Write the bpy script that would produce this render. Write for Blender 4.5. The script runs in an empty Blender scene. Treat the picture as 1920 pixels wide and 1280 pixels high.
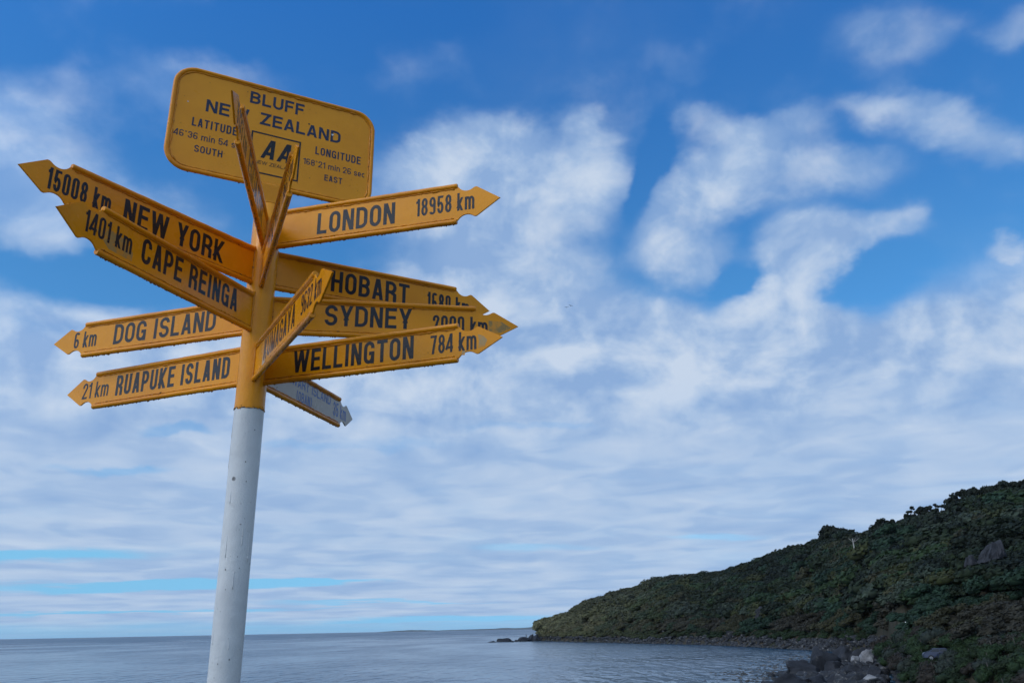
import bpy, bmesh, math, random
import numpy as np
from mathutils import Vector, Matrix

random.seed(7)
rng = np.random.default_rng(11)
SC = bpy.context.scene
COL = SC.collection
R = math.radians

# ------------------------------------------------------------------ camera
FPX = 1575.365                    # focal length in pixels of a 1920 px wide frame
PITCH, ROLL = 0.3293454, 0.0188976
EYE = 1.6                         # eye height above the lookout ground (z = 0)
SEA = EYE - 9.0                   # sea level
cf = np.array([0, math.cos(PITCH), math.sin(PITCH)])
u0 = np.array([0, -math.sin(PITCH), math.cos(PITCH)])
r0 = np.array([1.0, 0, 0])
cr = r0 * math.cos(-ROLL) + u0 * math.sin(-ROLL)
cu = -r0 * math.sin(-ROLL) + u0 * math.cos(-ROLL)
CP = np.array([0, 0, EYE])


def ray(px, py):
    d = cf + (px - 960) / FPX * cr + (640 - py) / FPX * cu
    return d / np.linalg.norm(d)


cam_data = bpy.data.cameras.new('camera')
cam = bpy.data.objects.new('camera', cam_data)
COL.objects.link(cam)
m = Matrix((cr.tolist(), cu.tolist(), (-cf).tolist())).transposed().to_4x4()
m.translation = Vector(CP.tolist())
cam.matrix_world = m
cam_data.sensor_fit = 'HORIZONTAL'
cam_data.sensor_width = 36
cam_data.lens = FPX / 1920 * 36
cam_data.clip_start = 0.05
cam_data.clip_end = 80000
SC.camera = cam

# ------------------------------------------------------------------ light
SUN_DIR = Vector((-0.66, -0.42, 0.66)).normalized()      # towards the sun
SUN_EL = math.asin(SUN_DIR.z)
SUN_AZ = math.atan2(SUN_DIR.x, SUN_DIR.y)
sd = bpy.data.lights.new('sun', 'SUN')
sd.energy = 0.62
sd.angle = R(16)
sd.color = (1.0, 0.93, 0.84)
sun = bpy.data.objects.new('sun', sd)
sun.rotation_euler = (-SUN_DIR).to_track_quat('-Z', 'Y').to_euler()
COL.objects.link(sun)

SC.view_settings.view_transform = 'Standard'
SC.view_settings.look = 'None'
SC.view_settings.exposure = 0.0
SC.view_settings.gamma = 1.0
SC.view_settings.use_curve_mapping = False
SC.render.engine = 'CYCLES'


# ------------------------------------------------------------------ node helper
class NT:
    def __init__(self, tree):
        self.t = tree

    def n(self, typ, **kw):
        nd = self.t.nodes.new(typ)
        for k, v in kw.items():
            setattr(nd, k, v)
        return nd

    def put(self, sock, v):
        if hasattr(v, 'is_output'):
            self.t.links.new(v, sock)
        else:
            sock.default_value = v

    def math(self, op, a, b=None, c=None, clamp=False):
        nd = self.n('ShaderNodeMath', operation=op)
        nd.use_clamp = clamp
        self.put(nd.inputs[0], a)
        if b is not None: self.put(nd.inputs[1], b)
        if c is not None: self.put(nd.inputs[2], c)
        return nd.outputs[0]

    def vmath(self, op, a, b=None):
        nd = self.n('ShaderNodeVectorMath', operation=op)
        self.put(nd.inputs[0], a)
        if b is not None: self.put(nd.inputs[1], b)
        return nd.outputs['Value'] if op in ('LENGTH', 'DOT_PRODUCT') else nd.outputs[0]

    def sep(self, v):
        nd = self.n('ShaderNodeSeparateXYZ'); self.put(nd.inputs[0], v)
        return nd.outputs

    def comb(self, x, y, z=0.0):
        nd = self.n('ShaderNodeCombineXYZ')
        for s, v in zip(nd.inputs, (x, y, z)): self.put(s, v)
        return nd.outputs[0]

    def noise(self, v, scale, detail=4, rough=0.5, dist=0.0, col=False):
        nd = self.n('ShaderNodeTexNoise')
        self.put(nd.inputs['Vector'], v)
        nd.inputs['Scale'].default_value = scale
        nd.inputs['Detail'].default_value = detail
        nd.inputs['Roughness'].default_value = rough
        nd.inputs['Distortion'].default_value = dist
        return nd.outputs['Color' if col else 'Fac']

    def smooth(self, v, a, b, lo=0.0, hi=1.0, kind='SMOOTHSTEP'):
        nd = self.n('ShaderNodeMapRange', interpolation_type=kind)
        self.put(nd.inputs['Value'], v)
        for k, x in zip(('From Min', 'From Max', 'To Min', 'To Max'), (a, b, lo, hi)):
            self.put(nd.inputs[k], x)
        return nd.outputs[0]

    def mix(self, f, a, b, blend='MIX'):
        nd = self.n('ShaderNodeMix', data_type='RGBA', blend_type=blend)
        self.put(nd.inputs[0], f)
        for s, v in ((nd.inputs[6], a), (nd.inputs[7], b)):
            if isinstance(v, tuple) and len(v) == 3: v = v + (1,)
            self.put(s, v)
        return nd.outputs[2]


# ------------------------------------------------------------------ sky
def az_el(px, py):
    d = ray(px, py)
    return np.array([math.degrees(math.atan2(d[0], d[1])), math.degrees(math.asin(d[2]))])


world = bpy.data.worlds.new('World')
SC.world = world
world.use_nodes = True
wt = world.node_tree
wt.nodes.clear()
W = NT(wt)
SKY_K = 0.10
sky = W.n('ShaderNodeTexSky', sky_type='NISHITA')
sky.sun_disc = False
sky.sun_elevation = SUN_EL
sky.sun_rotation = SUN_AZ
sky.altitude = 0
sky.air_density = 1.0
sky.dust_density = 0.3
sky.ozone_density = 3.0
d0 = W.vmath('NORMALIZE', W.n('ShaderNodeTexCoord').outputs['Generated'])
dx, dy, dz = W.sep(d0)
dz = W.math('ABSOLUTE', dz)
W.put(sky.inputs[0], W.comb(dx, dy, W.math('MAXIMUM', dz, 0.10)))
az = W.math('MULTIPLY', W.math('ARCTAN2', dx, dy), 57.29578)
el = W.math('MULTIPLY', W.math('ARCSINE', dz), 57.29578)
# perspective of a cloud layer: coordinates stretch out towards the horizon
lay = W.math('DIVIDE', 1.0, W.math('ADD', dz, 0.10))
pl = W.comb(W.math('MULTIPLY', dx, lay), W.math('MULTIPLY', dy, lay), 0.0)
# ripple coordinates for the low deck: long in azimuth, thin in elevation
vlog = W.math('MULTIPLY', W.math('LOGARITHM', W.math('ADD', el, 1.2), 2.718), 3.0)
rip = W.comb(W.math('MULTIPLY', az, 0.075), vlog, 0.0)
ripf = W.comb(W.math('MULTIPLY', az, 0.27), W.math('MULTIPLY', vlog, 3.7), 0.0)
# domain warp so the outlines billow
wn = W.vmath('SUBTRACT', W.noise(W.vmath('MULTIPLY', d0, (1, 1, 1.5)), 7.0, 5, 0.55, col=True), (0.5, 0.5, 0.5))
wx, wy, _ = W.sep(wn)
el_amt = W.smooth(el, 2, 16, 0.6, 6.0, 'LINEAR')
uv = W.comb(W.math('ADD', az, W.math('MULTIPLY', wx, 7.0)), W.math('ADD', el, W.math('MULTIPLY', wy, el_amt)), 0.0)

# (centre x, centre y, radius x, radius y, turn in degrees, weight), read off the photograph; weight > 0 cloud, < 0 gap
BLOBS = [
    # centre cumulus
    (885, 305, 150, 95, 0, 1.0), (1085, 315, 115, 90, 0, 1.0), (990, 400, 200, 120, 0, .85), (840, 440, 180, 130, 0, .45), (1000, 540, 260, 90, 0, .7),
    (760, 330, 110, 90, 0, .30), (1130, 610, 240, 80, 0, .5), (880, 610, 260, 90, 0, .3), (1240, 590, 110, 70, 0, .45),
    # broken cloud right of it
    (1345, 345, 160, 95, -30, .80), (1235, 440, 75, 75, -20, .65), (1310, 235, 70, 45, 0, .35), (1440, 235, 150, 45, -12, .42), (1320, 480, 100, 60, 0, .6),
    (1470, 330, 190, 90, -10, .50), (1600, 300, 120, 70, 0, .25), (1510, 480, 150, 80, -22, .95), (1610, 440, 130, 60, -15, .50), (1700, 425, 60, 40, 0, .25), (1440, 585, 110, 62, 0, .95), (1540, 590, 90, 40, 0, .35),
    # high streaks and wisps
    (1760, 225, 200, 55, 10, .55), (1850, 280, 120, 45, 0, .35), (1640, 180, 90, 40, -20, .3), (1670, 60, 150, 90, 0, .34), (1900, 60, 90, 60, 0, .36),
    (770, 95, 130, 50, 20, .14), (1250, 110, 90, 50, 0, .14), (350, 170, 190, 90, 10, .24), (60, 180, 180, 80, 0, .18), (640, 400, 140, 120, 0, .14),
    # soft bank on the left
    (60, 320, 240, 150, 20, .44), (230, 400, 240, 80, 18, .34), (20, 430, 170, 70, 10, .22),
    # right edge scraps
    (1900, 485, 50, 22, 0, .4), (1850, 600, 110, 24, 0, .42), (1740, 605, 90, 22, 0, .25), (1700, 520, 60, 20, 10, .15),
    # gaps
    (1212, 340, 40, 140, 14, -.38), (1392, 515, 62, 62, 35, -.62), (1345, 580, 50, 28, 0, -.25), (1640, 550, 150, 60, -20, -.42),
    (560, 60, 400, 90, 0, -.2), (230, 535, 280, 62, 6, -.5), (100, 610, 180, 26, 5, -.2), (330, 800, 90, 14, 0, -.5),
    (230, 872, 130, 12, 0, -.45), (620, 842, 260, 14, 0, -.3), (980, 800, 160, 14, 0, -.3), (600, 480, 120, 90, 0, -.1),
]
STRIPS = [(90, 1042, 260, 17, -1, -.9), (300, 1098, 420, 12, -1, -.95), (560, 1088, 200, 7, 0, -.6), (260, 1147, 500, 5, -1.2, -.7),
          (700, 1128, 260, 5, 0, -.6), (820, 1160, 260, 5, -1, -.5), (1020, 1026, 160, 10, -1, -.35), (1330, 1006, 120, 9, 0, -.4)]


def blob_sum(coord, blobs, base):
    acc = base
    for (bx, by, rx, ry, rot, wgt) in blobs:
        c = az_el(bx, by)
        J = np.array([(az_el(bx + 4, by) - az_el(bx - 4, by)) / 8, (az_el(bx, by + 4) - az_el(bx, by - 4)) / 8]).T
        a = R(rot)
        A = J @ np.array([[math.cos(a), -math.sin(a)], [math.sin(a), math.cos(a)]]) @ np.diag([rx * 1.18, ry * 1.18])
        U, S, _v = np.linalg.svd(A)
        mp = W.n('ShaderNodeMapping', vector_type='TEXTURE')
        W.put(mp.inputs['Vector'], coord)
        mp.inputs['Location'].default_value = (c[0], c[1], 0)
        mp.inputs['Rotation'].default_value = (0, 0, math.atan2(U[1, 0], U[0, 0]))
        mp.inputs['Scale'].default_value = (S[0], S[1], 1)
        g = W.n('ShaderNodeTexGradient', gradient_type='QUADRATIC_SPHERE')
        W.put(g.inputs[0], mp.outputs[0])
        g2 = W.math('SQRT', g.outputs['Fac'])
        g3 = W.smooth(g2, 0.0, 0.75)
        acc = W.math('MULTIPLY_ADD', g3, wgt, acc)
    return acc


deck = W.smooth(el, 22.0, 16.5, 0.0, 0.80)
wide = W.noise(pl, 1.3, 3, 0.5)                       # slow variation that carries on outside the frame
# thicker cloud added beyond the picture, for more light on the signpost
outside = W.math('MAXIMUM', W.smooth(W.math('ABSOLUTE', az), 40, 75), W.smooth(el, 45, 65))
deck = W.math('MAXIMUM', deck, W.math('MULTIPLY', outside, 0.62))
base = W.math('ADD', deck, W.math('MULTIPLY', W.math('SUBTRACT', wide, 0.5), 0.25))
cov = blob_sum(uv, BLOBS, base)
billow = W.noise(W.vmath('MULTIPLY', d0, (1, 1, 1.25)), 10.5, 8, 0.53, 0.15)
ripn = W.noise(rip, 1.5, 6, 0.6)
lowf = W.smooth(el, 9.0, 17.0)
fb = W.math('ADD', W.math('MULTIPLY', billow, lowf), W.math('MULTIPLY', ripn, W.math('SUBTRACT', 1.0, lowf)))
uv2 = W.comb(W.math('ADD', az, W.math('MULTIPLY', W.math('SUBTRACT', W.noise(rip, 0.7, 4, 0.6), 0.5), 8.0)),
             W.math('ADD', el, W.math('MULTIPLY', W.math('SUBTRACT', W.noise(rip, 2.1, 4, 0.6), 0.5), 1.1)), 0.0)
cov = blob_sum(uv2, STRIPS, cov)
# clear slot right over the horizon
cov = W.math('SUBTRACT', cov, W.smooth(el, 1.3, 0.2, 0.0, 0.62))
raw = W.math('ADD', cov, W.math('MULTIPLY', W.math('SUBTRACT', fb, 0.5), W.smooth(el, 17, 26, 0.85, 1.15)))
dens = W.smooth(raw, -0.02, W.smooth(el, 17, 26, 0.86, 1.22))
veil = W.math('MULTIPLY', W.smooth(W.math('ADD', cov, W.math('MULTIPLY', W.math('SUBTRACT', wide, 0.5), 0.5)), -0.08, 0.75), 0.55)
dens = W.math('SUBTRACT', 1.0, W.math('MULTIPLY', W.math('SUBTRACT', 1.0, dens), W.math('SUBTRACT', 1.0, W.math('MULTIPLY', veil, 0.85))))

# light and shade inside the clouds: compare the field with itself a little nearer the light
b2 = W.noise(W.vmath('ADD', W.vmath('MULTIPLY', d0, (1, 1, 1.25)), (-0.022, -0.008, 0.035)), 11.0, 5, 0.55, 0.3)
b1 = W.noise(W.vmath('MULTIPLY', d0, (1, 1, 1.25)), 11.0, 5, 0.55, 0.3)
lit = W.math('MULTIPLY', W.math('SUBTRACT', b1, b2), lowf)
rip2 = W.noise(rip, 1.1, 4, 0.55, 0.2)
rip3 = W.noise(ripf, 0.85, 3, 0.45, 0.6)
hi_ = W.math('SUBTRACT', 1.0, W.math('MULTIPLY', W.smooth(el, 16, 26), 0.85))
shade = W.math('ADD', W.math('MULTIPLY', W.math('SUBTRACT', rip2, 0.5), 0.8), W.math('MULTIPLY', lit, 3.0))
shade = W.math('ADD', shade, W.math('MULTIPLY', W.math('MULTIPLY', W.math('SUBTRACT', rip3, 0.5), hi_), 1.05))
big = W.noise(W.vmath('ADD', pl, (4.1, 1.7, 0)), 1.6, 3, 0.5)
shade = W.math('ADD', shade, W.math('MULTIPLY', W.math('SUBTRACT', big, 0.5), 0.7))
shade = W.math('ADD', shade, 0.44)
shade = W.math('ADD', shade, W.smooth(el, 14, 24, 0.11, 0.05))
cl_dark = (0.27, 0.42, 0.69)
cl_mid = (0.39, 0.53, 0.755)
cl_light = (0.575, 0.675, 0.825)
cc = W.mix(W.smooth(shade, 0.1, 0.55, kind='LINEAR'), cl_dark, cl_mid)
cc = W.mix(W.smooth(shade, 0.5, 1.05, kind='LINEAR'), cc, cl_light)
# cloud glow added towards the veiled sun behind the viewer, lighting the signs
sdot = W.math('MAXIMUM', W.vmath('DOT_PRODUCT', d0, tuple(SUN_DIR)), 0.0)
glow = W.math('ADD', W.math('MULTIPLY', W.math('POWER', sdot, 2.0), 1.7), W.math('MULTIPLY', W.math('POWER', sdot, 12.0), 1.6))
cc = W.mix(1.0, cc, W.mix(W.math('MULTIPLY', glow, .35, clamp=True), (1.0, 1.0, 1.0), (1.22, 1.0, 0.80)), 'MULTIPLY')
cc = W.vmath('MULTIPLY', cc, W.comb(W.math('ADD', 1.0, glow), W.math('ADD', 1.0, glow), W.math('ADD', 1.0, glow)))
cc = W.vmath('SCALE', cc); cc.node.inputs['Scale'].default_value = 1.0 / SKY_K
grade = W.mix(W.smooth(el, 0, 22, kind='LINEAR'), (0.68, 1.12, 1.42), (0.52, 1.20, 1.58))
grade = W.mix(W.smooth(el, 22, 40, kind='LINEAR'), grade, (0.34, 1.16, 1.92))
tint = W.mix(1.0, sky.outputs[0], grade, 'MULTIPLY')
fin = W.mix(W.math('MULTIPLY', dens, 0.97), tint, cc)
bg = W.n('ShaderNodeBackground')
W.put(bg.inputs['Color'], fin)
bg.inputs['Strength'].default_value = SKY_K
wt.links.new(bg.outputs[0], W.n('ShaderNodeOutputWorld').inputs['Surface'])
world.cycles.sampling_method = 'MANUAL'
world.cycles.sample_map_resolution = 512


# ------------------------------------------------------------------ materials
def new_mat(name):
    mt = bpy.data.materials.new(name)
    mt.use_nodes = True
    t = mt.node_tree
    b = t.nodes['Principled BSDF']
    return mt, NT(t), b


def bump(N, b, h, strength, dist):
    bp = N.n('ShaderNodeBump')
    N.put(bp.inputs['Height'], h)
    bp.inputs['Strength'].default_value = strength
    bp.inputs['Distance'].default_value = dist
    N.t.links.new(bp.outputs[0], b.inputs['Normal'])


def obj_co(N):
    return N.n('ShaderNodeTexCoord').outputs['Object']


def paint(name, base, dark, rust=(0.10, 0.035, 0.012), gloss=0.24, peel=0.25, chips=0.74, coat=0.06):
    mt, N, b = new_mat(name)
    co = obj_co(N)
    v = N.noise(co, 3.5, 6, 0.6)
    c = N.mix(N.smooth(v, 0.35, 0.75), base, dark)
    fade = N.noise(co, 1.7, 3, 0.6)
    c = N.mix(N.smooth(fade, 0.42, 0.72, 0, 0.22), c, tuple(min(.8, x * .92 + .03) for x in base))
    st = N.noise(N.vmath('MULTIPLY', co, (26, 26, 2.2)), 1.0, 5, 0.6)      # rain streaks running down
    c = N.mix(N.smooth(st, 0.58, 0.8, 0, 0.35), c, dark)
    ch = N.noise(co, 46, 3, 0.6)
    where = N.noise(co, 6, 2, 0.5)
    chip = N.math('MULTIPLY', N.smooth(ch, chips, chips + 0.03), N.smooth(where, 0.42, 0.6))
    c = N.mix(chip, c, rust)
    N.put(b.inputs['Base Color'], c)
    N.put(b.inputs['Roughness'], N.math('ADD', N.smooth(N.noise(co, 9, 5, 0.65), 0.3, 0.8, gloss * 0.8, gloss * 1.7), N.math('MULTIPLY', chip, 0.4)))
    b.inputs['Coat Weight'].default_value = coat
    b.inputs['Coat Roughness'].default_value = 0.12
    b.inputs['IOR'].default_value = 1.45
    b.inputs['Specular IOR Level'].default_value = 0.26
    h = N.math('ADD', N.math('MULTIPLY', N.noise(co, 18, 4, 0.6), 1.0), N.math('MULTIPLY', N.noise(co, 160, 3, 0.6), 0.35))
    h = N.math('SUBTRACT', h, N.math('MULTIPLY', chip, 0.5))
    bump(N, b, h, peel, 0.004)
    return mt


M_YEL = paint('yellow_paint', (0.84, 0.322, 0.003), (0.70, 0.25, 0.003))
M_RAIL = paint('yellow_paint_on_tube', (0.80, 0.295, 0.005), (0.58, 0.19, 0.005), peel=0.6, chips=0.70)
M_POLEY = paint('yellow_paint_on_pole', (0.80, 0.305, 0.006), (0.66, 0.235, 0.006), peel=0.7, chips=0.71, gloss=0.2)
M_WELD = paint('yellow_paint_over_weld', (0.66, 0.25, 0.010), (0.46, 0.15, 0.008), peel=1.0, chips=0.63)
M_DRIP = paint('shade_darkened_drip', (0.30, 0.12, 0.012), (0.16, 0.06, 0.01), peel=0.3)  # drip colour darkened to carry the shade of the undersides
M_PLATE = paint('yellow_paint_on_plate', (0.82, 0.325, 0.012), (0.72, 0.27, 0.010), chips=0.765, gloss=0.3)
M_WHITE = paint('white_paint', (0.66, 0.67, 0.66), (0.52, 0.53, 0.53), rust=(0.16, 0.12, 0.10), peel=0.9, chips=0.71, gloss=0.32, coat=0.15)
M_PALE = paint('sky_reflection_cream_paint', (0.44, 0.38, 0.31), (0.36, 0.31, 0.25), chips=0.66, gloss=0.2, coat=0.35)  # pale base carries the sky reflection on the Stewart Island sign


def vinyl(name, col, rough=0.22):
    mt, N, b = new_mat(name)
    co = obj_co(N)
    v = N.noise(co, 60, 4, 0.7)
    N.put(b.inputs['Base Color'], N.mix(N.smooth(v, 0.55, 0.8), col, tuple(min(1, x * 2.2 + 0.01) for x in col)))
    b.inputs['Specular IOR Level'].default_value = 0.30
    N.put(b.inputs['Roughness'], N.smooth(N.noise(co, 7, 4, 0.6), 0.3, 0.7, rough * 0.7, rough * 1.8))
    bump(N, b, N.noise(co, 220, 3, 0.6), 0.15, 0.002)
    return mt


M_INK = vinyl('black_vinyl', (0.014, 0.015, 0.020))
M_BLUEINK = vinyl('sky_reflection_blue_vinyl', (0.07, 0.13, 0.34))  # blue of the reflected sky put into the letter colour
M_NAVY = vinyl('navy_vinyl', (0.022, 0.032, 0.065), 0.35)


# ------------------------------------------------------------------ object helpers
def link(o, parent=None):
    COL.objects.link(o)
    if parent is not None:
        o.parent = parent
    return o


def tag(o, label=None, cat=None, group=None, kind=None):
    if label: o['label'] = label
    if cat: o['category'] = cat
    if group: o['group'] = group
    if kind: o['kind'] = kind
    return o


def mesh_obj(name, verts, faces, mat, parent=None, smooth=False, auto=None):
    me = bpy.data.meshes.new(name)
    me.from_pydata([tuple(map(float, v)) for v in verts], [], faces)
    me.update()
    if mat: me.materials.append(mat)
    if smooth:
        me.shade_smooth()
        if auto:
            me.set_sharp_from_angle(angle=R(auto))
    return link(bpy.data.objects.new(name, me), parent)


def bm_obj(name, bm, mat, parent=None, smooth=False, auto=None):
    bmesh.ops.recalc_face_normals(bm, faces=bm.faces)
    me = bpy.data.meshes.new(name)
    bm.to_mesh(me); bm.free()
    me.materials.append(mat)
    if smooth:
        me.shade_smooth()
        if auto: me.set_sharp_from_angle(angle=R(auto))
    return link(bpy.data.objects.new(name, me), parent)


def tube(pts, rad, seg=12, closed=False, cap=True, wob=0.0, rnd=None):
    """verts, faces of a tube along pts; rad may be a list; wob roughens it"""
    pts = [Vector(p) for p in pts]
    n = len(pts)
    V, F = [], []
    up = None
    for i, p in enumerate(pts):
        a = pts[(i - 1) % n] if (closed or i > 0) else p
        b = pts[(i + 1) % n] if (closed or i < n - 1) else p
        t = (b - a).normalized()
        if up is None:
            up = Vector((0, 0, 1)) if abs(t.z) < 0.9 else Vector((1, 0, 0))
        x = t.cross(up).normalized()
        up = x.cross(t).normalized()
        r = rad[i] if hasattr(rad, '__len__') else rad
        for k in range(seg):
            a_ = 2 * math.pi * k / seg
            rr = r * (1 + (rnd.uniform(-wob, wob) if rnd else 0))
            V.append(p + (x * math.cos(a_) + up * math.sin(a_)) * rr)
    m_ = n if closed else n - 1
    for i in range(m_):
        for k in range(seg):
            a_, b_ = i * seg + k, i * seg + (k + 1) % seg
            c_, d_ = ((i + 1) % n) * seg + (k + 1) % seg, ((i + 1) % n) * seg + k
            F.append((a_, b_, c_, d_))
    if cap and not closed:
        F.append(tuple(range(seg - 1, -1, -1)))
        F.append(tuple((n - 1) * seg + k for k in range(seg)))
    return V, F


def join(parts):
    V, F = [], []
    for v, f in parts:
        o = len(V)
        V += list(v)
        F += [tuple(i + o for i in q) for q in f]
    return V, F


# ------------------------------------------------------------------ lettering (strokes cut as flat vinyl)
def arc(cx, cy, rx, ry, a0, a1, n=10):
    return [(cx + rx * math.cos(R(a0 + (a1 - a0) * i / n)), cy + ry * math.sin(R(a0 + (a1 - a0) * i / n))) for i in range(n + 1)]


GW = dict(I=.19, J=.45, L=.44, E=.46, F=.44, T=.50, M=.66, W=.78, m=.74, i=.17, k=.46, n=.44, s=.42, e=.44, c=.42)
GW.update({' ': .20, '1': .30, '(': .22, ')': .22, '°': .26})


def glyph(ch, w, t):
    l, r, b, T, c = t / 2, w - t / 2, t / 2, 1 - t / 2, w / 2
    rx = (w - t) / 2
    ry = min(.24, rx * 1.25)
    S = []      # (points, closed, extend ends and clip)
    P = lambda pts, cl=False, ex=False: S.append((pts, cl, ex))
    xh = .74
    if ch == 'A':
        P([(l * 1.05, 0), (c - t * .12, 1)], ex=True); P([(w - l * 1.05, 0), (c + t * .12, 1)], ex=True); P([(w * .22, .27), (w * .78, .27)])
    elif ch == 'B':
        P([(l, 0), (l, 1)])
        P([(t * .4, T), (c, T)] + arc(c, T - (T - .53) / 2, rx * .92, (T - .53) / 2, 90, -90)[1:] + [(t * .4, .53)])
        P([(t * .4, .53), (c, .53)] + arc(c, b + (.53 - b) / 2, rx, (.53 - b) / 2, 90, -90)[1:] + [(t * .4, b)])
    elif ch == 'C':
        P([(r, .66), (r, T - ry)] + arc(c, T - ry, rx, ry, 0, 180)[1:] + arc(c, b + ry, rx, ry, 180, 360) + [(r, .35)])
    elif ch == 'D':
        P([(l, 0), (l, 1)])
        P([(t * .4, T), (c * .9, T)] + arc(c * .9, T - ry, r - c * .9, ry, 90, 0)[1:] + arc(c * .9, b + ry, r - c * .9, ry, 0, -90) + [(t * .4, b)])
    elif ch == 'E':
        P([(l, 0), (l, 1)]); P([(t * .4, T), (w, T)]); P([(t * .4, b), (w, b)]); P([(t * .4, .53), (w * .93, .53)])
    elif ch == 'F':
        P([(l, 0), (l, 1)]); P([(t * .4, T), (w, T)]); P([(t * .4, .51), (w * .9, .51)])
    elif ch == 'G':
        P([(r, .68), (r, T - ry)] + arc(c, T - ry, rx, ry, 0, 180)[1:] + arc(c, b + ry, rx, ry, 180, 350)); P([(r, 0), (r, .52)]); P([(c, .46), (w, .46)])
    elif ch == 'H':
        P([(l, 0), (l, 1)]); P([(r, 0), (r, 1)]); P([(l, .52), (r, .52)])
    elif ch == 'I':
        P([(c, 0), (c, 1)])
    elif ch == 'K':
        P([(l, 0), (l, 1)]); P([(l, .30), (r, 1)], ex=True); P([(l + .28 * rx, .50), (r, 0)], ex=True)
    elif ch == 'L':
        P([(l, 0), (l, 1)]); P([(t * .4, b), (w, b)])
    elif ch == 'M':
        P([(l, 0), (l, 1)]); P([(r, 0), (r, 1)]); P([(l, 1), (c, 0)], ex=True); P([(r, 1), (c, 0)], ex=True)
    elif ch == 'N':
        P([(l, 0), (l, 1)]); P([(r, 0), (r, 1)]); P([(l + t * .1, 1), (r - t * .1, 0)], ex=True)
    elif ch in 'O0':
        P(arc(c, T - ry, rx, ry, 0, 180) + arc(c, b + ry, rx, ry, 180, 360), True)
    elif ch == 'P':
        P([(l, 0), (l, 1)]); P([(t * .4, T), (c, T)] + arc(c, T - (T - .44) / 2, rx, (T - .44) / 2, 90, -90)[1:] + [(t * .4, .44)])
    elif ch == 'Q':
        P(arc(c, T - ry, rx, ry, 0, 180) + arc(c, b + ry, rx, ry, 180, 360), True); P([(c, .26), (w, 0)], ex=True)
    elif ch == 'R':
        P([(l, 0), (l, 1)]); P([(t * .4, T), (c, T)] + arc(c, T - (T - .48) / 2, rx, (T - .48) / 2, 90, -90)[1:] + [(t * .4, .48)])
        P([(c, .48), (r, .36), (r, 0)])
    elif ch in 'Ss':
        h = 1 if ch == 'S' else xh
        k = h / 1.0
        Tt = h - t / 2; y2 = h * .5; ra = (Tt - y2) / 2; rb = (y2 - b) / 2
        P([(r, Tt - ra * .95)] + arc(c, Tt - ra, rx, ra, 10, 180, 9)[0:] + arc(c, Tt - ra, rx, ra, 180, 255, 4)[1:]
          + arc(c, b + rb, rx, rb, 75, 0, 4) + arc(c, b + rb, rx, rb, 0, -170, 9)[1:] + [(l, b + rb * .95)])
    elif ch == 'T':
        P([(c, 0), (c, 1)]); P([(0, T), (w, T)])
    elif ch == 'U':
        P([(l, 1), (l, b + ry)] + arc(c, b + ry, rx, ry, 180, 360)[1:] + [(r, 1)])
    elif ch == 'W':
        P([(l * .9, 1), (w * .27, 0)], ex=True); P([(w * .27, 0), (c, 1)], ex=True); P([(c, 1), (w * .73, 0)], ex=True); P([(w * .73, 0), (w - l * .9, 1)], ex=True)
    elif ch == 'Y':
        P([(l * .9, 1), (c, .42)], ex=True); P([(w - l * .9, 1), (c, .42)], ex=True); P([(c, 0), (c, .5)])
    elif ch == 'Z':
        P([(0, T), (w, T)]); P([(0, b), (w, b)]); P([(l * 1.1, t * .2), (w - l * 1.1, 1 - t * .2)], ex=True)
    elif ch == '1':
        P([(r, 0), (r, 1)]); P([(0, .79), (w * .45, .80), (r, .97)])
    elif ch == '2':
        P([(l, .68), (l, T - ry)] + arc(c, T - ry, rx, ry, 180, -35, 12)[1:] + [(l * 1.2, b * 1.3)]); P([(0, b), (w, b)])
    elif ch == '3':
        P([(l, .70)] + arc(c, T - .21, rx, .21, 175, -90, 10) + [(c * .8, .5)]); P([(c * .8, .52), (c, .52)] + arc(c, b + .22, rx, .22, 90, -175, 10)[1:] + [(l, .32)])
    elif ch == '4':
        P([(w * .74, 0), (w * .74, 1)]); P([(w * .70, 1 - t * .2), (t * .25, .27)], ex=True); P([(0, .26), (w, .26)])
    elif ch == '5':
        P([(w * .95, T), (l * 1.4, T), (l, .52)]); P([(l, .50)] + arc(c, b + .27, rx, .27, 150, -165, 12) + [(l, .30)])
    elif ch in '69':
        q = [(arc(c, b + .225, rx, .225, 0, 360, 16)[:-1], True), ([(l, b + .2), (l, T - ry * .8)] + arc(c, T - ry * .8, rx, ry * .8, 180, 12, 8)[1:], False)]
        if ch == '9': q = [([(w - x, 1 - y) for x, y in p], cl) for p, cl in q]
        for p, cl in q: P(p, cl)
    elif ch == '7':
        P([(0, T), (w - t * .3, T)]); P([(w - l, 1 - t * .2), (w * .62, .55), (w * .42, 0)], ex=True)
    elif ch == '8':
        P(arc(c, .515 + (T - .515) / 2, rx * .93, (T - .515) / 2, 0, 360, 16)[:-1], True); P(arc(c, b + (.53 - b) / 2, rx, (.53 - b) / 2, 0, 360, 16)[:-1], True)
    elif ch == 'k':
        P([(l, 0), (l, 1)]); P([(l, .26), (r, xh)], ex=True); P([(l + .25 * rx, .42), (r, 0)], ex=True)
    elif ch == 'm':
        P([(l, 0), (l, xh)]); q = (w - t) / 4
        for x0 in (l, c): P([(x0, .45), (x0, .50)] + arc(x0 + q, .50, q, xh - t / 2 - .50, 180, 0, 8)[1:] + [(x0 + 2 * q, 0)])
    elif ch == 'n':
        P([(l, 0), (l, xh)]); P([(l, .45), (l, .5)] + arc(c, .5, rx, xh - t / 2 - .5, 180, 0, 8)[1:] + [(r, 0)])
    elif ch == 'i':
        P([(c, 0), (c, xh)]); P([(c, .84), (c, 1)])
    elif ch == 'e':
        y = xh / 2
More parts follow.
